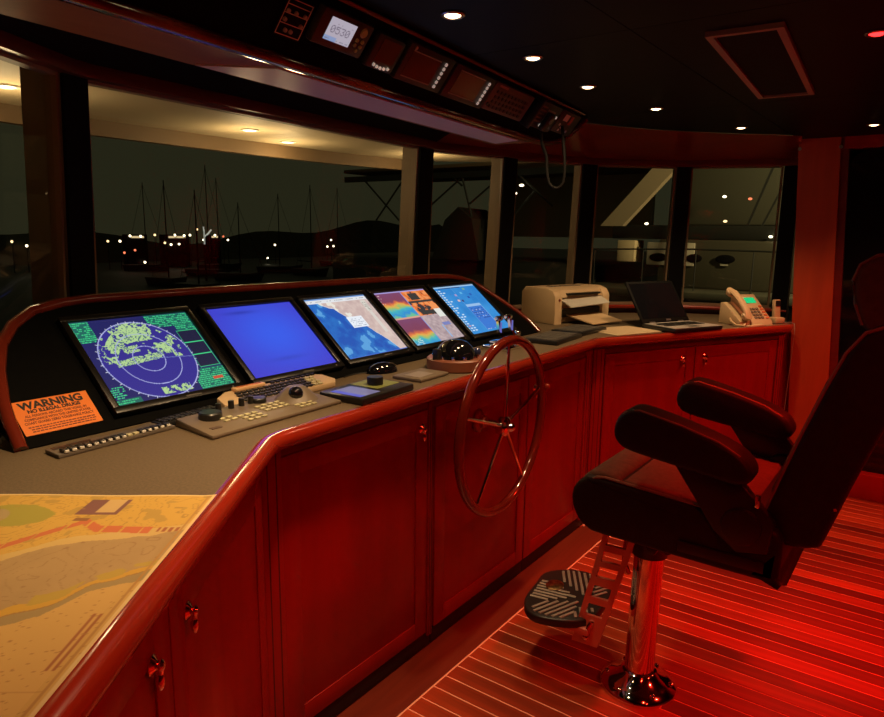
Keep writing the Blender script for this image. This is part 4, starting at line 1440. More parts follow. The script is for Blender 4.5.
# ------------------------------------------------------------------ overhead console
OO = Vector((-1.293, 0.707, 1.92))
EX = Vector((-0.109, 0.994, 0)).normalized()
PPv = Vector((0.994, 0.109, 0)).normalized()
AF = R(53)
EV = PPv * math.cos(AF) + Vector((0, 0, 1)) * math.sin(AF)
EN = EX.cross(EV).normalized()
if EN.z > 0:
    EN = -EN
# local frame: x along console, y up the face, z out of the face
FM = frame_matrix(OO, EX, EV, EX.cross(EV))
SGN = 1.0 if (EX.cross(EV)).z < 0 else -1.0
oh = thing('overhead_console', 'dark overhead instrument panel with a red cherry lip hanging from the ceiling', 'console', OO)
FW = 0.188
outl2 = [(-1.05, 0.0), (2.10, 0.0), (2.20, 0.006), (2.30, 0.025), (2.38, 0.060), (2.43, 0.105), (2.46, 0.150), (2.465, 0.168), (2.47, FW), (-1.05, FW)]
m = MB()
def fpt(s_, v_, o_=0.0):
    return EX * s_ + EV * v_ + EN * o_
face = [fpt(s_, v_) for s_, v_ in outl2]
bk = []
for s_, v_ in outl2:
    p = fpt(s_, v_)
    if v_ > 0.1:
        bk.append(p - PPv * 0.30)
    else:
        bk.append(p - PPv * (0.21 + 0.0 * v_))
n = len(face)
m.solid(face + bk, [tuple(range(n)), tuple(range(2 * n - 1, n - 1, -1))] + [(k, (k + 1) % n, n + (k + 1) % n, n + k) for k in range(n)])
m.build('body', M_BLACK, oh, smooth=0)
m = MB()
m.tube([fpt(s_, v_, 0.0) for s_, v_ in outl2[:-2]], 0.016, 10)
m.build('lip', mat('cherry_lip', (0.12, 0.014, 0.006), 0.16, coat=0.8, grain=((0.085, 0.009, 0.004), (3, 14, 3))), oh, smooth=60)
# wood underside and a frosted light panel
m = MB()
q = [fpt(-1.05, 0.0) - PPv * 0.012, fpt(2.12, 0.0) - PPv * 0.012, fpt(2.12, 0) - PPv * 0.21, fpt(-1.05, 0) - PPv * 0.21]
dz = Vector((0, 0, -0.006))
m.solid(q + [p + dz for p in q], [(0, 1, 2, 3), (4, 5, 6, 7), (0, 1, 5, 4), (1, 2, 6, 5), (2, 3, 7, 6), (3, 0, 4, 7)])
m.build('underside', mat('underside_wood', (0.26, 0.125, 0.045), 0.5, coat=0.05, grain=((0.19, 0.085, 0.03), (6, 2, 6))), oh, smooth=0)
m = MB()
q = [fpt(0.52, 0) - PPv * 0.040 + dz, fpt(2.00, 0) - PPv * 0.040 + dz, fpt(2.06, 0) - PPv * 0.175 + dz, fpt(0.40, 0) - PPv * 0.195 + dz]
dz2 = Vector((0, 0, -0.004))
m.solid(q + [p + dz2 for p in q], [(0, 1, 2, 3), (4, 5, 6, 7), (0, 1, 5, 4), (1, 2, 6, 5), (2, 3, 7, 6), (3, 0, 4, 7)])
m.build('frosted_panel', mat('frosted', (0.60, 0.60, 0.66), 0.35), oh, smooth=0, label='pale frosted light panel')
# brass coloured reflective bead along the top edge
m = MB(); m.tube([fpt(-1.05, FW - 0.004, 0.004), fpt(2.40, FW - 0.004, 0.004)], 0.006, 8); m.build('top_bead', mat('brown_bead', (0.22, 0.12, 0.06), 0.25, coat=0.4), oh)


def on_face(s_, v_):
    s_ -= 0.010
    v_ += 0.008
    M = frame_matrix(OO + EX * s_ + EV * v_ + EN * 0.0005, EX, EV, EX.cross(EV))
    if (EX.cross(EV)).dot(EN) < 0:
        # keep a right handed frame that looks out of the face: mirror the long axis
        M = frame_matrix(OO + EX * s_ + EV * v_ + EN * 0.0005, -EX, EV, (-EX).cross(EV))
    return M


FLIP = (EX.cross(EV)).dot(EN) < 0      # true: local +x runs toward the near end
def X(x):
    return -x if FLIP else x


M_SCRB = mat('brown_screen', (0.09, 0.032, 0.014), 0.2, coat=0.4)
M_SCRO = mat('olive_screen', (0.11, 0.085, 0.045), 0.25, coat=0.3)
M_CASE = mat('instrument_case', (0.03, 0.026, 0.024), 0.35)


def instrument(name, label, s0, s1, v0, v1, th_=0.022, cat='instrument', casem=None, bev=0.005):
    t_ = thing(name, label, cat, M=on_face((s0 + s1) / 2, v0))
    m = MB()
    m.box((0, (v1 - v0) / 2, th_ / 2), (s1 - s0, v1 - v0, th_), bev=bev)
    m.build('case', casem or M_CASE, t_)
    return t_


def inst_screen(t_, s0, s1, sa, sb, va, vb, v0, z, mm, name='screen'):
    c = (s0 + s1) / 2
    m = MB()
    m.box((X((sa + sb) / 2 - c), (va + vb) / 2 - v0, z), (sb - sa, vb - va, 0.002))
    return m.build(name, mm, t_, smooth=0)


def inst_dots(t_, s0, s1, v0, pts, z, mm, r=0.006, name='button'):
    c = (s0 + s1) / 2
    for s_, v_ in pts:
        m = MB(); m.cyl((X(s_ - c), v_ - v0, z - 0.001), (X(s_ - c), v_ - v0, z + 0.004), r, r * 0.85, 10); m.build(name, mm, t_)


M_BTN = mat('pale_button', (0.95, 0.90, 0.80), 0.4, emit=(1.0, 0.86, 0.72), es=0.22)
M_BTNG = mat('green_button', (0.45, 0.5, 0.2), 0.4)
# switch diagram plate with pinkish line art
sp = instrument('switch_panel', 'black switch plate with pale outlined boxes and round buttons', 0.432, 0.520, 0.046, 0.138, 0.004, 'switch panel', M_FRAME, 0.001)
m = MB()
lines = [(0.0, 0.0, 0.078, 0.0), (0.0, 0.0, 0.0, 0.082), (0.078, 0.0, 0.078, 0.082), (0.0, 0.082, 0.078, 0.082), (0, 0.070, 0.078, 0.070), (0, 0.050, 0.078, 0.050), (0, 0.026, 0.078, 0.026)]
for x0, y0, x1, y1 in lines:
    m.box((X((x0 + x1) / 2 - 0.039), (y0 + y1) / 2 + 0.005, 0.0046), (abs(x1 - x0) + 0.002, abs(y1 - y0) + 0.002, 0.001))
m.build('outline', mat('pink_line', (0.62, 0.42, 0.38), 0.5), sp, smooth=0)
inst_dots(sp, 0.432, 0.520, 0.046, [(0.447, 0.106), (0.473, 0.106), (0.503, 0.106), (0.447, 0.086), (0.503, 0.082), (0.462, 0.063), (0.480, 0.063)], 0.005, mat('tan_button', (0.42, 0.30, 0.24), 0.4), 0.0055)
# lit data display
s0, s1, v0, v1 = 0.530, 0.724, 0.064, 0.152
d1 = instrument('data_display', 'instrument with a lit white screen showing black digits', s0, s1, v0, v1, 0.026, casem=mat('brown_case', (0.05, 0.04, 0.036), 0.3))
im = np.zeros((44, 64, 3), np.float32); im[:] = lin((196, 188, 204))
def digits(im, txt, x0, y0, sc, col):
    for ch_ in txt:
        g = FONT5.get(ch_)
        if g:
            for r_ in range(7):
                for c_ in range(5):
                    if g[r_ * 5 + c_] == '1':
                        im[y0 + (6 - r_) * sc:y0 + (7 - r_) * sc, x0 + c_ * sc:x0 + (c_ + 1) * sc] = col
        x0 += 6 * sc
digits(im, '0530', 8, 16, 2, lin((126, 118, 136)))
im[:9, :30] = lin((150, 170, 214)); texty(im, 3, 60, 3, 9, lin((130, 130, 150)), 2, 5, .5); texty(im, 6, 58, 33, 40, lin((160, 152, 168)), 5, 5, .5)
o = printed_grid('screen', im, 0.098, 0.056, attr_mat('data_screen', 0.75, 0.3), d1, 0.0272)
o.location = (X(0.610 - (s0 + s1) / 2), 0.082 - v0, 0)
inst_dots(d1, s0, s1, v0, [(0.692, 0.082), (0.680, 0.094), (0.702, 0.094), (0.680, 0.107), (0.702, 0.107)], 0.026, M_BTNG, 0.0055)
m = MB(); m.lathe([(0, 0.004), (0.010, 0.004), (0.013, 0.0), (0, 0)], 18, Matrix.Translation((X(0.693 - (s0 + s1) / 2), 0.129 - v0, 0.026))); m.build('round_pad', M_BTNG, d1)
# brown round bottomed unit
s0, s1, v0, v1 = 0.757, 0.885, 0.052, 0.148
d2 = instrument('depth_sounder', 'small instrument with a dark brown screen and five pale buttons below', s0, s1, v0, v1, 0.026, bev=0.010)
inst_screen(d2, s0, s1, 0.780, 0.864, 0.078, 0.138, v0, 0.0265, M_SCRB)
inst_dots(d2, s0, s1, v0, [(0.787 + 0.0165 * k, 0.066 - 0.004 * math.sin(PI * k / 4)) for k in range(5)], 0.026, M_BTN, 0.0050)
# brown wide display with six buttons
s0, s1, v0, v1 = 0.900, 1.155, 0.048, 0.160
d3 = instrument('radar_repeater', 'wide instrument with a brown screen and a column of pale buttons', s0, s1, v0, v1, 0.026)
inst_screen(d3, s0, s1, 0.922, 1.075, 0.066, 0.138, v0, 0.0265, M_SCRB)
m = MB(); m.box((X(0.999 - 1.0275), 0.064 - v0, 0.0265), (0.155, 0.003, 0.003)); m.box((X(0.999 - 1.0275), 0.1405 - v0, 0.0265), (0.155, 0.003, 0.003)); m.build('screen_edge', mat('silver_edge', (0.35, 0.3, 0.25), 0.35), d3, smooth=0)
inst_dots(d3, s0, s1, v0, [(1.108, 0.066 + 0.0145 * k) for k in range(6)], 0.026, M_BTN, 0.0060)
m = MB(); m.cyl((X(0.925 - 1.0275), 0.149 - v0, 0.026), (X(0.925 - 1.0275), 0.149 - v0, 0.030), 0.006, n=10); m.build('sensor', M_STEEL, d3)
s0, s1, v0, v1 = 1.170, 1.452, 0.046, 0.158
d4 = instrument('autopilot_display', 'wide instrument with an olive screen and six pale buttons', s0, s1, v0, v1, 0.026)
inst_screen(d4, s0, s1, 1.205, 1.375, 0.066, 0.140, v0, 0.0265, M_SCRO)
m = MB(); m.box((X(1.29 - 1.311), 0.0635 - v0, 0.0265), (0.172, 0.003, 0.003)); m.box((X(1.29 - 1.311), 0.143 - v0, 0.0265), (0.172, 0.003, 0.003)); m.build('screen_edge', MATS['silver_edge'], d4, smooth=0)
inst_dots(d4, s0, s1, v0, [(1.412, 0.064 + 0.0145 * k) for k in range(6)], 0.026, M_BTN, 0.0065)
s0, s1, v0, v1 = 1.468, 1.810, 0.050, 0.156
kp = instrument('keypad_unit', 'grey brown keypad unit with rows of small keys in the overhead panel', s0, s1, v0, v1, 0.022, 'keypad', mat('keypad_taupe', (0.13, 0.105, 0.085), 0.45))
for i in range(9):
    for j in range(4):
        m = MB(); m.box((X(1.51 + i * 0.031 - 1.639), 0.018 + j * 0.019, 0.0235), (0.019, 0.011, 0.004)); m.build('key', mat('kp_key', (0.05, 0.042, 0.036), 0.4), kp, smooth=0)
m = MB(); m.box((X(1.53 - 1.639), 0.096, 0.0228), (0.07, 0.008, 0.002)); m.build('name_plate', mat('reddish_plate', (0.35, 0.16, 0.12), 0.4), kp, smooth=0)
inst_dots(kp, s0, s1, v0, [(1.485, 0.072)], 0.022, M_PLASTIC, 0.009, 'knob')
# VHF radio with hand mic
s0, s1, v0, v1 = 1.835, 2.100, 0.050, 0.165
vr = instrument('marine_radio', 'black marine radio with slatted speaker grille in the overhead panel', s0, s1, v0, v1, 0.030, 'radio', M_CASE)
for k in range(5):
    m = MB(); m.box((X(1.905 - 1.9675), 0.030 + k * 0.016, 0.0305), (0.085, 0.006, 0.004)); m.build('grille_slat', mat('brown_slat', (0.16, 0.09, 0.06), 0.4), vr, smooth=0)
inst_screen(vr, s0, s1, 1.965, 2.045, 0.090, 0.140, v0, 0.0308, mat('radio_lcd', (0.32, 0.25, 0.19), 0.3))
inst_dots(vr, s0, s1, v0, [(1.97, 0.068), (2.0, 0.068), (2.03, 0.066), (2.062, 0.07), (2.075, 0.12)], 0.030, M_BTN, 0.0070)
m = MB(); m.box((X(1.842 - 1.9675), (v1 - v0) / 2, 0.03), (0.018, v1 - v0 + 0.01, 0.045), bev=0.005); m.build('bracket', M_PLASTIC, vr)
s0, s1, v0, v1 = 2.125, 2.355, 0.060, 0.165
vr2 = instrument('intercom_unit', 'small black intercom with pale switches at the end of the overhead panel', s0, s1, v0, v1, 0.024, 'radio', M_CASE)
inst_screen(vr2, s0, s1, 2.175, 2.225, 0.120, 0.150, v0, 0.0250, M_WHITE, 'switch_plate')
inst_screen(vr2, s0, s1, 2.25, 2.275, 0.110, 0.150, v0, 0.0250, mat('red_switch', (0.45, 0.08, 0.06), 0.4), 'red_switch')
inst_dots(vr2, s0, s1, v0, [(2.17, 0.10), (2.20, 0.09), (2.19, 0.075), (2.28, 0.08)], 0.024, M_WHITE, 0.0065)
# hand microphone on its clip and the looping cord
Mmic = on_face(1.975, 0.075)
mic = thing('hand_microphone', 'black hand microphone clipped to the overhead radio with its cord hanging in a loop', 'microphone', M=Mmic)
m = MB(); m.box((0, 0.02, 0.050), (0.055, 0.080, 0.026), bev=0.009); m.build('case', M_PLASTIC, mic)
m = MB(); m.cyl((0, 0.035, 0.062), (0, 0.035, 0.066), 0.016, n=16); m.build('grille', M_STEEL, mic)
m = MB(); m.box((0.03, 0.015, 0.05), (0.010, 0.035, 0.014), bev=0.003); m.build('talk_button', M_WHITE, mic)
m = MB()
inv = Mmic.inverted()
def w2l(p):
    return inv @ Vector(p)
base = Mmic @ Vector((0, -0.02, 0.050))
loop = [base, base + Vector((0.0, 0.01, -0.05)), base + Vector((0.012, 0.03, -0.10)), base + Vector((0.018, 0.032, -0.165)), base + Vector((0.03, 0.035, -0.215)), base + Vector((0.055, 0.05, -0.232)),
        base + Vector((0.078, 0.062, -0.212)), base + Vector((0.085, 0.062, -0.16)), base + Vector((0.082, 0.058, -0.09)), base + Vector((0.075, 0.055, -0.03)), base + Vector((0.07, 0.05, 0.02))]
# smooth the loop with a Catmull-Rom pass
def catmull(P, k=5):
    out = []
    for i in range(len(P) - 1):
        p0 = P[max(0, i - 1)]; p1 = P[i]; p2 = P[i + 1]; p3 = P[min(len(P) - 1, i + 2)]
        for j in range(k):
            t_ = j / k
            out.append(0.5 * ((2 * p1) + (p2 - p0) * t_ + (2 * p0 - 5 * p1 + 4 * p2 - p3) * t_ ** 2 + (3 * p1 - p0 - 3 * p2 + p3) * t_ ** 3))
    return out + [P[-1]]
m.tube([w2l(p) for p in catmull(loop)], 0.0065, 8)
m.build('cord', M_FRAME, mic)

# ------------------------------------------------------------------ helm chair
CB = Vector((-0.690, 2.131, 0.0))
hc = thing('helm_chair', 'dark leather helm chair on a chrome pedestal with padded armrests and footrest', 'chair', CB)
Mxz = Matrix(((1, 0, 0, -CB.x), (0, 0, -1, -CB.y), (0, 1, 0, 0), (0, 0, 0, 1)))     # (x, z) profile, extruded along -y


def slab(name, prof, y0, y1, mm, bev=0.02, seg=3, parent=None, label=None):
    if bev >= 0.018:      # upholstered parts: round the outline
        P_ = [Vector((x, z, 0)) for x, z in prof]
        n_ = len(P_)
        prof = []
        for i in range(n_):
            p0, p1, p2, p3 = P_[i - 1], P_[i], P_[(i + 1) % n_], P_[(i + 2) % n_]
            for t_ in (0.0, 0.34, 0.67):
                q_ = 0.5 * ((2 * p1) + (p2 - p0) * t_ + (2 * p0 - 5 * p1 + 4 * p2 - p3) * t_ ** 2 + (3 * p1 - p0 - 3 * p2 + p3) * t_ ** 3)
                prof.append((q_.x, q_.y))
        bev = min(bev, 0.016)
    m = MB()
    m.prism(prof, -y1, -y0, bev=bev, seg=seg)
    bmesh.ops.transform(m.bm, matrix=Mxz, verts=list(m.bm.verts))
    return m.build(name, mm, parent or hc, smooth=50, label=label)


def L(x, y, z):
    return Vector((x, y, z)) - CB


m = MB(); m.lathe([(0, 0), (0.128, 0.0), (0.130, 0.006), (0.124, 0.016), (0.100, 0.030), (0.072, 0.046), (0.060, 0.060), (0.054, 0.066), (0, 0.066)], 40); fb = m.build('base_flange', M_CHROME, hc, smooth=60)
for k in range(6):
    a = R(15 + 60 * k)
    m = MB(); m.sphere((0.106 * math.cos(a), 0.106 * math.sin(a), 0.028), 0.010, 10, 6, (1, 1, 0.6)); m.build('bolt', M_CHROME, fb)
m = MB(); m.cyl((0, 0, 0.05), (0.008, 0, 0.50), 0.049, n=32); m.build('pedestal', mat('polished_column', (0.82, 0.74, 0.70), 0.10, metal=1.0), hc)
m = MB(); m.cyl((0.008, 0, 0.485), (0.010, 0, 0.66), 0.058, 0.070, 24); m.build('collar', M_PLASTIC, hc)
m = MB()
m.cyl(L(-0.650, 2.075, 0.535), L(-0.650, 2.045, 0.535), 0.016, n=14, bev=0.004); m.cyl(L(-0.625, 2.09, 0.545), L(-0.60, 2.055, 0.545), 0.016, n=14, bev=0.004)
m.build('clamp_knob', M_PLASTIC, hc)
m = MB(); m.tube([L(-0.628, 2.10, 0.53), L(-0.622, 2.07, 0.56), L(-0.62, 2.065, 0.60), L(-0.625, 2.09, 0.63)], 0.009, 8); m.build('height_lever', M_CHROME, hc)
m = MB(); m.tube([L(-0.742, 2.085, 0.55), L(-0.745, 2.075, 0.50), L(-0.742, 2.072, 0.45), L(-0.730, 2.075, 0.42)], 0.010, 8); m.build('latch', M_CHROME, hc)

# seat
shell = [(-0.838, 0.735), (-0.828, 0.777), (-0.796, 0.808), (-0.750, 0.816), (-0.42, 0.792), (-0.29, 0.785), (-0.254, 0.75), (-0.256, 0.652), (-0.272, 0.635), (-0.70, 0.640), (-0.780, 0.648), (-0.822, 0.685)]
slab('seat_shell', shell, 1.835, 2.430, M_LEATHER, 0.022)
roll = [(-0.822, 0.765), (-0.810, 0.800), (-0.782, 0.826), (-0.740, 0.832), (-0.700, 0.822), (-0.690, 0.79), (-0.70, 0.76), (-0.76, 0.745)]
slab('front_roll', roll, 1.850, 2.415, M_SEATCL, 0.018)
pad = [(-0.690, 0.800), (-0.680, 0.818), (-0.640, 0.820), (-0.36, 0.800), (-0.345, 0.78), (-0.36, 0.765), (-0.68, 0.785)]
slab('seat_pad', pad, 1.850, 2.415, M_SEATCL, 0.012)
m = MB(); m.tube([L(x, 1.842, z) for x, z in [(-0.800, 0.775), (-0.785, 0.800), (-0.76, 0.815), (-0.735, 0.8185), (-0.42, 0.797), (-0.30, 0.789)]], 0.0045, 6); m.build('piping', M_PIPE, hc)
m = MB(); m.box(tuple(L(-0.56, 2.13, 0.640)), (0.40, 0.36, 0.035), bev=0.006); m.build('seat_frame', M_PLASTIC, hc)
m = MB(); m.box(tuple(L(-0.40, 1.832, 0.675)), (0.22, 0.008, 0.030), bev=0.002); m.build('slide_rail', M_PLASTIC, hc)

arm = [(-0.702, 0.985), (-0.693, 1.025), (-0.668, 1.051), (-0.630, 1.057), (-0.52, 1.034), (-0.42, 1.006), (-0.362, 0.978), (-0.335, 0.945), (-0.335, 0.918), (-0.36, 0.902), (-0.395, 0.903), (-0.55, 0.922), (-0.655, 0.937), (-0.690, 0.955)]
arm0 = arm
for y0, y1, dz_ in ((1.795, 1.890, -0.010), (2.355, 2.450, -0.024)):
    arm = [(x, z + dz_) for x, z in arm0]
    a_ = slab('armrest', arm, y0, y1, M_LEATHER, 0.022, 4)
    m = MB()
    m.tube([L(x, y0 + 0.008, z + 0.002 + dz_) for x, z in [(-0.693, 1.010), (-0.672, 1.042), (-0.632, 1.0535), (-0.52, 1.031), (-0.42, 1.003), (-0.365, 0.975)]], 0.0035, 6)
    m.build('seam', M_PIPE, a_)
    plate = [(-0.55, 0.925), (-0.375, 0.905), (-0.275, 0.80), (-0.285, 0.715), (-0.36, 0.700), (-0.42, 0.745)]
    yb = (y0 + y1) / 2
    slab('arm_bracket', plate, yb - 0.014, yb + 0.016, M_PLASTIC, 0.004, 2)
    m = MB(); m.cyl(L(-0.352, yb - 0.030, 0.775), L(-0.352, yb + 0.02, 0.775), 0.050, n=24, bev=0.006); m.build('pivot_disc', M_PLASTIC, hc)
    m = MB(); m.box(tuple(L(-0.318, yb - 0.018, 0.853)), (0.012, 0.012, 0.034), Matrix.Identity(4), bev=0.003); m.build('adjuster', M_CHROME, hc)
backp = [(-0.318, 0.770), (-0.281, 0.905), (-0.243, 1.030), (-0.204, 1.146), (-0.166, 1.245), (-0.132, 1.296), (-0.085, 1.316), (-0.040, 1.300), (-0.018, 1.262), (-0.026, 1.200), (-0.076, 1.060), (-0.120, 0.925), (-0.165, 0.775), (-0.185, 0.745), (-0.26, 0.735)]
slab('backrest', backp, 1.865, 2.400, M_LEATHER, 0.028, 4)
padb = [(-0.309, 0.850), (-0.286, 0.925), (-0.209, 1.160), (-0.174, 1.240), (-0.157, 1.250), (-0.162, 1.20), (-0.264, 0.86)]
m = MB(); m.tube([L(x, 1.872, z) for x, z in [(-0.313, 0.79), (-0.281, 0.908), (-0.243, 1.033), (-0.204, 1.149), (-0.167, 1.248), (-0.132, 1.300), (-0.085, 1.320)]], 0.0045, 6); m.build('piping', M_PIPE, hc)
slab('back_pad', padb, 1.93, 2.335, M_SEATCL, 0.010)
m = MB(); m.cyl(L(-0.150, 1.863, 0.86), L(-0.150, 1.870, 0.86), 0.004, n=8); m.build('rivet', M_CHROME, hc)
hr = [(x + 0.008, z - 0.016) for x, z in [(-0.188, 1.430), (-0.176, 1.468), (-0.145, 1.490), (-0.10, 1.496), (-0.055, 1.482), (-0.040, 1.44), (-0.045, 1.34), (-0.075, 1.295), (-0.120, 1.290), (-0.158, 1.320), (-0.178, 1.370)]]
h_ = slab('headrest', hr, 1.975, 2.290, M_SEATCL, 0.030, 4)
m = MB(); m.tube([L(x + 0.008, 1.982, z - 0.016) for x, z in [(-0.158, 1.322), (-0.178, 1.372), (-0.189, 1.43), (-0.177, 1.470), (-0.145, 1.492), (-0.10, 1.498)]], 0.004, 6); m.build('seam', M_PIPE, h_)
for y in (2.06, 2.20):
    m = MB(); m.cyl(L(-0.085, y, 1.22), L(-0.095, y, 1.32), 0.009, n=10); m.build('headrest_post', M_CHROME, hc)

# footrest ladder (a tilted slotted plate) and treaded foot plate
tl, tr, bl_, br_ = Vector((-0.790, 2.010, 0.600)), Vector((-0.682, 2.010, 0.606)), Vector((-0.884, 2.000, 0.160)), Vector((-0.793, 2.000, 0.164))
def lp(u_, v_):     # u across 0..1, v down 0..1
    return (tl * (1 - u_) + tr * u_) * (1 - v_) + (bl_ * (1 - u_) + br_ * u_) * v_
def lquad(mb, u0, u1, v0_, v1_, t_=0.012):
    q = [lp(u0, v0_), lp(u1, v0_), lp(u1, v1_), lp(u0, v1_)]
    off = Vector((0, t_, 0))
    q = [p - CB for p in q]
    mb.solid(q + [p + off for p in q], [(0, 1, 2, 3), (4, 5, 6, 7), (0, 1, 5, 4), (1, 2, 6, 5), (2, 3, 7, 6), (3, 0, 4, 7)])
M_LAD = mat('ladder_metal', (0.72, 0.26, 0.18), 0.40, metal=0.3)
m = MB()
lquad(m, 0.0, 0.18, 0.0, 1.0); lquad(m, 0.82, 1.0, 0.0, 1.0)
holes = [(0.08, 0.165), (0.215, 0.30), (0.345, 0.43), (0.50, 0.60), (0.655, 0.755)]
prev = 0.0
for h0, h1 in holes:
    lquad(m, 0.18, 0.82, prev, h0); prev = h1
lquad(m, 0.18, 0.82, prev, 0.80)
lquad(m, 0.18, 0.42, 0.80, 0.94); lquad(m, 0.60, 0.82, 0.80, 0.94); lquad(m, 0.18, 0.82, 0.94, 1.0)
m.build('footrest_ladder', M_LAD, hc, smooth=0)
m = MB(); a_ = lp(0.5, 0.80) - CB; b2 = lp(0.5, 0.93) - CB
m.tube([a_ + Vector((0, -0.004, 0)), (a_ + b2) / 2 + Vector((0, -0.014, 0)), b2 + Vector((0, -0.004, 0))], 0.007, 8); m.sphere(tuple(b2 + Vector((0, -0.006, 0))), 0.012, 12, 8); m.build('hook', M_CHROME, hc)
for u_ in (0.12, 0.88):
    p = lp(u_, 0.015) - CB
    m = MB(); m.cyl(p + Vector((0, -0.006, 0)), p + Vector((0, 0.0, 0)), 0.008, n=10); m.build('screw', M_CHROME, hc)
fp_out = [(-1.066, 1.992), (-1.090, 2.120), (-1.098, 2.215), (-1.035, 2.290), (-0.952, 2.310), (-0.850, 2.250), (-0.822, 2.062), (-0.848, 1.985), (-0.925, 1.935), (-1.005, 1.925)]
cxf = sum(p[0] for p in fp_out) / 10; cyf = sum(p[1] for p in fp_out) / 10
def roundpoly(P, k=4):
    out = []
    n_ = len(P)
    for i in range(n_):
        p0, p1, p2, p3 = [Vector((*P[(i + d_) % n_], 0)) for d_ in (-1, 0, 1, 2)]
        for j in range(k):
            t_ = j / k
            v_ = 0.5 * ((2 * p1) + (p2 - p0) * t_ + (2 * p0 - 5 * p1 + 4 * p2 - p3) * t_ ** 2 + (3 * p1 - p0 - 3 * p2 + p3) * t_ ** 3)
            out.append((v_.x - CB.x, v_.y - CB.y))
    return out
m = MB(); m.prism(roundpoly(fp_out), 0.222, 0.252, bev=0.006); fpl = m.build('foot_plate', mat('tread_black', (0.022, 0.021, 0.020), 0.35), hc, smooth=50)
M_TREAD = mat('tread_metal', (0.62, 0.60, 0.50), 0.42, metal=0.7)
def inside(x, y, P=fp_out):
    r_ = False
    for i in range(len(P)):
        (x1, y1), (x2, y2) = P[i], P[i - 1]
        if (y1 > y) != (y2 > y) and x < (x2 - x1) * (y - y1) / (y2 - y1) + x1:
            r_ = not r_
    return r_
hubx, huby = -0.895, 2.115
for sec, (ang, perp) in enumerate(((190, 1), (120, 1), (250, 1), (65, 1), (300, 1))):
    a = R(ang)
    dx, dy = math.cos(a), math.sin(a)
    for k in range(-3, 4):
        ox, oy = -dy * k * 0.020, dx * k * 0.020
        # grow the tread bar while it stays on the plate and in its own sector
        t0 = 0.03 + abs(k) * 0.028
        t1 = t0
        while inside(hubx + ox * 1 + dx * (t1 + 0.016), huby + oy + dy * (t1 + 0.016)) and t1 < 0.30:
            t1 += 0.005
        if t1 - t0 < 0.02:
            continue
        mid = (t0 + t1) / 2
        m = MB()
        m.box((0, 0, 0), (t1 - t0, 0.010, 0.004), Matrix.Translation((hubx + ox + dx * mid - CB.x, huby + oy + dy * mid - CB.y, 0.2535)) @ Matrix.Rotation(a, 4, 'Z'), bev=0.001, seg=1)
        m.build('tread_bar', M_TREAD, fpl)
m = MB(); m.lathe([(0, 0.006), (0.020, 0.006), (0.026, 0.003), (0.026, 0), (0, 0)], 20, Matrix.Translation((-1.020 - CB.x, 2.135 - CB.y, 0.2555)) @ Matrix.Diagonal((1.2, 1.5, 1, 1))); m.build('emblem', mat('gold_emblem', (0.70, 0.44, 0.20), 0.3, metal=1.0, noise=((0.25, 0.12, 0.05), 60)), fpl)
m = MB(); m.box(tuple(L(-0.86, 2.04, 0.215)), (0.08, 0.12, 0.025), bev=0.004); m.build('foot_plate_bracket', M_LAD, hc)

# ------------------------------------------------------------------ outside: roof overhang, deck, neighbouring boats, shore
ov = thing('roof_overhang', 'curved beige roof overhang outside the forward windows', 'overhang', (-2.6, 2.0, 1.97))
OVO = Vector((-2.6, 2.0, 1.97))
outer = [(-2.35, -0.60), (-2.80, 0.40), (-3.079, 1.28), (-3.16, 1.667), (-3.17, 2.419), (-3.14, 3.193), (-3.037, 3.703), (-2.913, 3.929), (-2.619, 4.169), (-2.36, 4.36), (-2.12, 4.44)]
inner_ = [(p.x, p.y) for p in offs(curve, 0.013) if p.y < 4.25]
inner_ = [q for q in inner_]
m = MB()
m.prism([(x - OVO.x, y - OVO.y) for x, y in inner_] + [(x - OVO.x, y - OVO.y) for x, y in reversed(outer)], 0.025, 0.06)
m.build('soffit', M_SOFFIT, ov, smooth=0)
m = MB()
m.sweep([(x - OVO.x, y - OVO.y, 0.0) for x, y in outer[:7]], [(-0.020, -0.045), (0.020, -0.045), (0.020, 0.07), (-0.020, 0.07)])
m.build('fascia', M_FASCIA, ov, smooth=30)
for x, y, lb in ((-2.80, 2.27, 'small soffit lamp in the overhang outside the wide window'), (-2.68, 1.14, 'small soffit lamp in the overhang outside the port window'), (-2.72, 3.55, 'small soffit lamp in the overhang outside the narrow windows'), (-2.99, 2.68, 'small soffit lamp near the outer edge of the overhang, paired beyond the wide window lamp')):
    t_ = thing('soffit_lamp', lb, 'lamp', (x, y, 1.9945), group='lamps under the roof overhang')
    m = MB(); m.lathe([(0.030, 0.0), (0.044, 0.0), (0.043, -0.005), (0.031, -0.005), (0.030, 0.0)], 24); m.build('bezel', M_WHITE, t_)
    m = MB(); m.lathe([(0, -0.006), (0.030, -0.004), (0.030, 0.0), (0, 0)], 20); m.build('lens', emis('lamp_soffit', (1.0, 0.78, 0.45), 8), t_)
    ld = bpy.data.lights.new('soffit', 'POINT'); ld.energy = P_SOFFIT; ld.color = (1.0, 0.70, 0.36); ld.shadow_soft_size = 0.05
    lo = bpy.data.objects.new('lamp_light', ld); COL.objects.link(lo); lo.parent = t_; lo.location = (0, 0, -0.15)

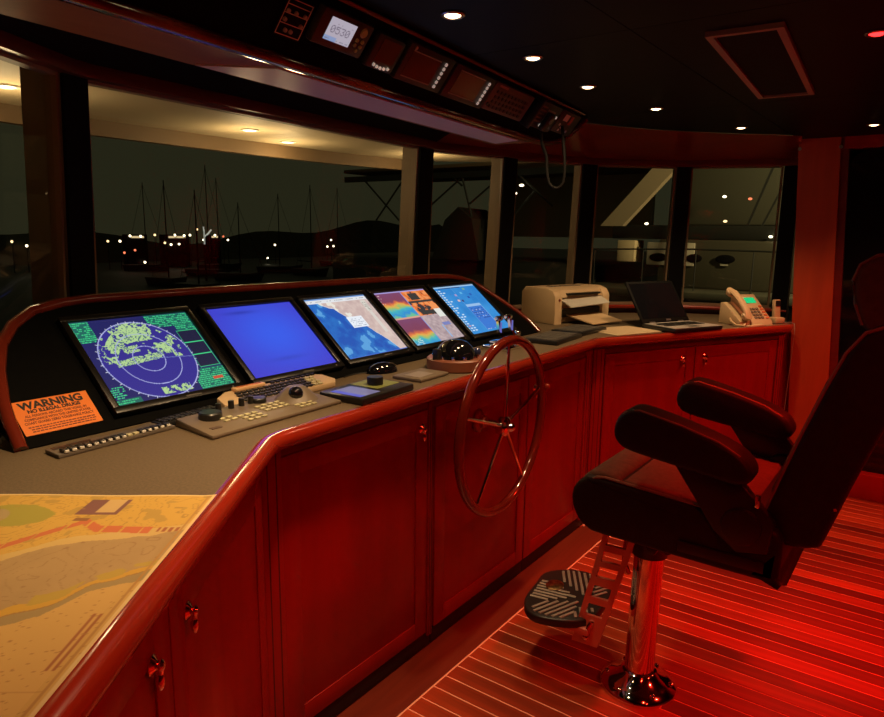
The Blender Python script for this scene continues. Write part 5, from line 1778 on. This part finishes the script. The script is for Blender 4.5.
dk = thing('foredeck', 'dark open foredeck outside the windows', 'deck', (-5.0, 2.5, 0.30))
m = MB()
m.prism([(2.75, -4.5), (2.55, -1.0), (2.6, 0.9), (3.0, 1.9), (4.15, 2.6), (5.5, 3.2), (5.2, 3.8), (2.2, 3.4), (-2.2, 2.0), (-5.0, -0.5), (-2.5, -4.0)], -0.05, 0.0)
m.build('deck_plate', mat('deck_grey', (0.05, 0.048, 0.035), 0.6), dk, smooth=0)
wtr = struct('ground_water', (-80, 120, -7.0))
m = MB(); m.box((0, 0, -0.05), (500, 460, 0.1)); m.build('surface', mat('harbour_water', (0.006, 0.007, 0.005), 0.5), wtr, smooth=0)

# far shore: a ridge with depth
sh = struct('hill_shore', (-190, 120, -7.0))
m = MB()
pts_f, pts_t, pts_b = [], [], []
for k in range(41):
    t_ = k / 40
    y = -140 + t_ * 280
    z = 7.5 + 2.4 * math.sin(t_ * 9) + 1.4 * math.sin(t_ * 31 + 1) + (6.0 * max(0, t_ - 0.55))
    pts_f.append(Vector((22, y, 0))); pts_t.append(Vector((0, y, z))); pts_b.append(Vector((-30, y, 0)))
m.quadstrip(pts_f, pts_t); m.quadstrip(pts_t, pts_b)
m.build('ridge', mat('night_hill', (0.018, 0.020, 0.010), 0.9), sh, smooth=0)

# quay lights, each a lamp on a post
SHL = [(81.1, -0.1, 'w'), (83.5, -0.2, 'w'), (91.7, 0.1, 'w'), (94.0, 0.0, 'w'), (95.5, 0.1, 'w'), (78.8, -1.2, 'w'), (86.8, 0.1, 'y'), (84.1, -5.7, 'w'), (102.2, 0.1, 'w'), (104.5, -0.2, 'r'), (76.2, -1.2, 'y'), (89.1, -1.6, 'y'),
       (82.0, -3.1, 'r'), (79.6, -3.6, 'r'), (90.6, -2.0, 'w'), (92.6, -1.9, 'w'), (120.2, -2.3, 'w'), (117.7, -5.6, 'w'), (140.4, -1.1, 'w'), (141.3, -2.8, 'w'), (138.9, -2.9, 'w'), (99.0, -1.0, 'w'), (97.4, 1.4, 'y'), (105.8, -1.0, 'w'), (63.0, -1.0, 'w'), (58.0, -1.2, 'y'), (60.5, -2.0, 'w')]
LM = {'w': emis('far_white', (1.0, 0.82, 0.55), 5.0), 'y': emis('far_yellow', (1.0, 0.66, 0.32), 2.5), 'r': emis('far_red', (1.0, 0.22, 0.10), 1.6)}
CN = {'w': 'bright white', 'y': 'dim yellow', 'r': 'reddish'}
for y, z, c in SHL:
    t_ = thing('quay_light', '%s quay light on a post across the dark harbour' % CN[c], 'light', (-140, y, -7.0), group='%s quay lights' % CN[c])
    m = MB(); m.sphere((0, 0, z + 7.0), 0.25, 8, 6); m.build('globe', LM[c], t_)
    m = MB(); m.cyl((0, 0, 0), (0, 0, z + 6.8), 0.08, n=6); m.build('post', M_FRAME, t_)
for y, z, wd in ((92.5, -0.35, 4.2), (83.0, -0.35, 3.0), (102.6, -0.3, 2.0)):
    t_ = thing('quay_building', 'low quay building with a lit window strip across the harbour, %s' % {4.2: 'the longest', 3.0: 'the middle sized', 2.0: 'the shortest'}[wd], 'building', (-141.5, y, -7.0))
    m = MB(); m.box((0, 0, 3.6), (2.0, wd * 1.5, 7.2)); m.build('walls', M_FRAME, t_, smooth=0)
    m = MB(); m.box((1.02, 0, z + 7.0), (0.04, wd, 0.42)); m.build('window_strip', emis('window_glow', (1.0, 0.72, 0.40), 0.8), t_, smooth=0)
# moored sailing boats: hull, mast, boom, stays
FB = (0.86, 1.0, 1.13, 0.74, 0.88, 1.0, 0.9, 1.1, 1.2)
for i, (y, h_) in enumerate(((70.0, 9.6), (78.3, 12.8), (80.5, 10.7), (75.9, 8.3), (85.1, 6.5), (94.9, 8.6), (103.8, 10.8), (111.8, 10.7), (66.0, 9.0))):
    t_ = thing('sailing_boat', 'moored sailing boat with a bare mast across the dark harbour', 'boat', (-110 * FB[i], y * FB[i], -7.0), R(20 * (i % 3)), group='moored sailing boats')
    h_ = 1.52 + (h_ - 1.52) * FB[i]
    m = MB(); m.solid([(-4, -1.2, 1.2), (3, -1.2, 1.3), (5.2, 0, 1.6), (3, 1.2, 1.3), (-4, 1.2, 1.2), (-3.8, -0.9, 0.02), (3, -0.8, 0.02), (4.4, 0, 0.02), (3, 0.8, 0.02), (-3.8, 0.9, 0.02)],
                      [(0, 1, 2, 3, 4), (5, 6, 7, 8, 9), (0, 1, 6, 5), (1, 2, 7, 6), (2, 3, 8, 7), (3, 4, 9, 8), (4, 0, 5, 9)]); m.build('hull', mat('dark_hull', (0.03, 0.03, 0.028), 0.5), t_, smooth=0)
    m = MB(); m.cyl((0.5, 0, 1.3), (0.5, 0, h_ + 7.0), 0.11, 0.07, 8); m.build('mast', M_FRAME, t_)
    m = MB(); m.cyl((0.5, 0, 2.6), (-3.2, 0, 2.7), 0.08, n=8); m.build('boom', M_FRAME, t_)
    m = MB(); m.cyl((0.5, 0, h_ + 6.6), (-3.8, 0, 1.3), 0.03, n=5); m.cyl((0.5, 0, h_ + 6.6), (5.0, 0, 1.6), 0.03, n=5); m.build('stay', M_FRAME, t_)
# white forked lamp standard
t_ = thing('dock_lamp', 'white forked lamp standard shining on the dock', 'lamp', (-100, 70.9, -7.0))
m = MB(); m.cyl((0, 0, 0), (0, 0, 6.0), 0.16, 0.12, 8); m.build('post', M_FRAME, t_)
m = MB(); m.cyl((0, 0, 6.0), (0, 0, 8.2), 0.13, 0.12, 8); m.build('lit_tube', emis('lit_post', (0.8, 0.78, 0.7), 0.35), t_)
m = MB(); m.tube([(0, 0, 7.3), (0, 0.7, 7.7), (0, 1.4, 8.4)], 0.13, 6); m.tube([(0, 0, 8.2), (0, -0.05, 8.9)], 0.12, 6); m.build('arm', emis('lit_arm', (0.9, 0.85, 0.75), 0.5), t_)

# neighbouring motor yacht moored abeam
ny = thing('motor_yacht', 'pale motor yacht moored close by with oval ports and a raked arch', 'boat', (-2.6, 9.0, -7.0))
M_YW = mat('yacht_white', (0.42, 0.38, 0.27), 0.5); M_YD = mat('yacht_dark', (0.022, 0.022, 0.016), 0.5); M_YT = mat('yacht_tan', (0.50, 0.36, 0.20), 0.5); M_YG = mat('yacht_grey', (0.10, 0.095, 0.06), 0.5)
def yb(name, x0, x1, y0, y1, z0, z1, mm, bev=0.0, parent=None):
    m = MB(); m.box(((x0 + x1) / 2 + 2.6, (y0 + y1) / 2 - 9.0, (z0 + z1) / 2 + 7.0), (x1 - x0, y1 - y0, z1 - z0), bev=bev); return m.build(name, mm, parent or ny, smooth=30)
yb('hull', -3.9, 4.0, 8.75, 12.5, -6.6, 0.75, M_YG, 0.1)
yb('main_deck', -3.95, 4.1, 8.4, 12.6, 0.75, 0.85, M_YG, 0.02)
cab = yb('cabin_side', -3.05, 4.0, 9.0, 12.2, 0.85, 1.46, mat('yacht_cabin', (0.085, 0.075, 0.045), 0.5), 0.03)
yb('window_band', -3.7, 4.0, 9.02, 12.1, 1.46, 1.64, M_YD, 0.02)
yb('upper_cabin', -2.9, 4.0, 9.05, 12.0, 1.64, 2.9, M_YG, 0.03)
pw_ = yb('white_panel', -3.59, -3.35, 8.96, 9.3, 1.16, 1.44, mat('panel_warm', (0.75, 0.58, 0.33), 0.5), 0.01)
pw2 = yb('port_panel', -3.19, -2.58, 8.97, 9.05, 1.13, 1.42, mat('panel_pale', (0.48, 0.42, 0.30), 0.5), 0.01)
for xo, wd in ((-3.03, 0.24), (-2.575, 0.20), (-2.20, 0.24)):
    m = MB(); m.sphere((xo + 2.6, 8.966 - 9.0, 1.23 + 7.0), 1.0, 18, 8, (wd / 2, 0.012, 0.055)); m.build('oval_port', M_FRAME, ny)
m = MB(); m.box((-2.21 + 2.6, -0.02, 1.21 + 7.0), (0.09, 0.02, 0.12)); m.build('deck_fitting', M_YW, ny, smooth=0)
# raked arch leg and boom lines
def ybar(name, p, q, w_, d_, mm):
    p = Vector(p) - Vector((-2.6, 9.0, -7.0)); q = Vector(q) - Vector((-2.6, 9.0, -7.0))
    m = MB(); m.sweep([p, q], [(-d_, -w_), (d_, -w_), (d_, w_), (-d_, w_)], upv=(1, 0, 0)); return m.build(name, mm, ny, smooth=0)
m = MB()
pol = [(-3.65, 1.62), (-3.39, 1.62), (-2.72, 2.26), (-2.72, 2.9), (-2.98, 2.9), (-2.98, 2.27)]
m.prism([(x + 2.6, z + 7.0) for x, z in [(-3.65, 1.62), (-3.36, 1.62), (-2.60, 2.44), (-2.90, 2.44)]], 0.38, 0.50, M=Matrix(((1, 0, 0, 0), (0, 0, -1, 0), (0, 1, 0, 0), (0, 0, 0, 1))))
m.build('arch_leg', mat('arch_tan', (0.55, 0.42, 0.25), 0.5), ny, smooth=0)
ybar('boom', (-1.60, 8.5, 2.45), (-1.87, 8.5, 1.64), 0.012, 0.012, M_YD)
ybar('boom', (-1.46, 8.5, 2.25), (-1.72, 8.5, 1.63), 0.010, 0.010, M_YD)
m = MB(); m.tube([(-3.9 + 2.6, -0.4, 8.32), (-2.5 + 2.6, -0.4, 8.35), (-1.2 + 2.6, -0.4, 8.34)], 0.012, 6); m.build('hand_rail', M_YD, ny)
for x in (-3.75, -3.1, -2.45, -1.8, -1.15):
    m = MB(); m.cyl((x + 2.6, -0.4, 7.85), (x + 2.6, -0.4, 8.33), 0.008, n=6); m.build('stanchion', M_YD, ny)
for x, z, c in ((-3.23, 2.04, 'w'), (-3.06, 1.65, 'w'), (-2.16, 1.96, 'w'), (-2.13, 1.68, 'y'), (-1.88, 1.93, 'r'), (-1.71, 1.51, 'w'), (-1.54, 1.49, 'y')):
    m = MB(); m.sphere((x + 2.6, -0.46 if z > 1.6 else -0.03, z + 7.0), 0.018, 10, 6, (1.3, 1, 0.8)); m.build('deck_lamp', LM[c], ny)
# added floodlight, out of view, put in to light the yacht's side
t_ = thing('added_floodlight', 'added unseen floodlight on a pole that lights the moored yacht', 'lamp', (0.9, 7.3, -7.0))
m = MB(); m.cyl((0, 0, 0), (0, 0, 10.0), 0.05, n=10); m.build('pole', M_STEEL, t_)
m = MB(); m.box((-0.05, 0.05, 10.0), (0.25, 0.16, 0.12), bev=0.02); m.build('lamp_head', M_STEEL, t_)
m = MB(); m.box((-0.05, 0.135, 9.98), (0.2, 0.005, 0.09)); m.build('lens', emis('flood_lens', (1.0, 0.8, 0.5), 6), t_, smooth=0)
ld = bpy.data.lights.new('flood', 'SPOT'); ld.energy = P_FLOOD_ADDED; ld.color = (1.0, 0.78, 0.42); ld.spot_size = R(120); ld.spot_blend = 0.6; ld.shadow_soft_size = 0.1
lo = bpy.data.objects.new('lamp_light', ld); COL.objects.link(lo); lo.parent = t_; lo.location = (-0.05, 0.16, 9.98)
lo.rotation_euler = Vector((-5.0, 2.2, -1.4)).to_track_quat('-Z', 'Y').to_euler()

# boat with a tan canvas canopy on a strutted frame, seen through the narrow windows
cn = thing('canopy_boat', 'moored launch under a tan canvas canopy on crossed struts', 'boat', (-6.2, 9.0, -7.0))
def cbx(name, x0, x1, y0, y1, z0, z1, mm, bev=0.0):
    m = MB(); m.box(((x0 + x1) / 2 + 6.2, (y0 + y1) / 2 - 9.0, (z0 + z1) / 2 + 7.0), (x1 - x0, y1 - y0, z1 - z0), bev=bev); return m.build(name, mm, cn, smooth=30)
cbx('hull', -9.2, -4.0, 9.2, 12.0, -6.8, 1.1, M_YD, 0.1)
cbx('ridge_bar', -8.6, -4.0, 8.97, 9.03, 2.34, 2.43, M_YD)
cbx('canvas_roof', -8.7, -3.9, 9.05, 11.5, 2.50, 2.56, M_FASCIA, 0.02)
cbx('canvas_side', -6.9, -4.0, 11.4, 11.5, 1.45, 2.50, mat('canvas_tan', (0.42, 0.32, 0.18), 0.8))
for p, q in (((-6.15, 9.0, 2.35), (-6.85, 9.0, 1.86)), ((-6.15, 9.0, 2.35), (-5.9, 9.0, 1.55)), ((-6.42, 9.0, 2.42), (-6.15, 9.0, 2.22)), ((-5.65, 9.0, 2.2), (-6.0, 9.0, 1.95)), ((-5.2, 9.0, 2.38), (-4.6, 9.0, 1.9)), ((-4.88, 9.0, 2.12), (-5.3, 9.0, 1.7)), ((-7.3, 9.0, 2.36), (-7.9, 9.0, 1.7)), ((-8.2, 9.0, 2.4), (-7.4, 9.0, 1.7))):
    p = Vector(p) - Vector((-6.2, 9.0, -7.0)); q = Vector(q) - Vector((-6.2, 9.0, -7.0))
    m = MB(); m.cyl(p, q, 0.016, n=8); m.build('strut', M_YD, cn)
m = MB(); m.solid([(-0.45, -0.1, 8.1), (-0.2, -0.1, 8.70), (0.05, -0.1, 8.90), (0.30, -0.1, 8.72), (0.45, -0.1, 8.1), (-0.45, 0.8, 8.1), (-0.2, 0.7, 8.68), (0.05, 0.7, 8.88), (0.30, 0.7, 8.70), (0.45, 0.8, 8.1)],
                 [(0, 1, 2, 3, 4), (5, 6, 7, 8, 9), (0, 1, 6, 5), (1, 2, 7, 6), (2, 3, 8, 7), (3, 4, 9, 8), (4, 0, 5, 9)]); m.build('helm_cover', M_YD, cn, smooth=0)
for x, z in ((-5.05, 2.19), (-5.16, 2.08)):
    m = MB(); m.sphere((x + 6.2, -0.1, z + 7.0), 0.026, 10, 6, (1.4, 1, 0.7)); m.build('cabin_lamp', LM['w'], cn)
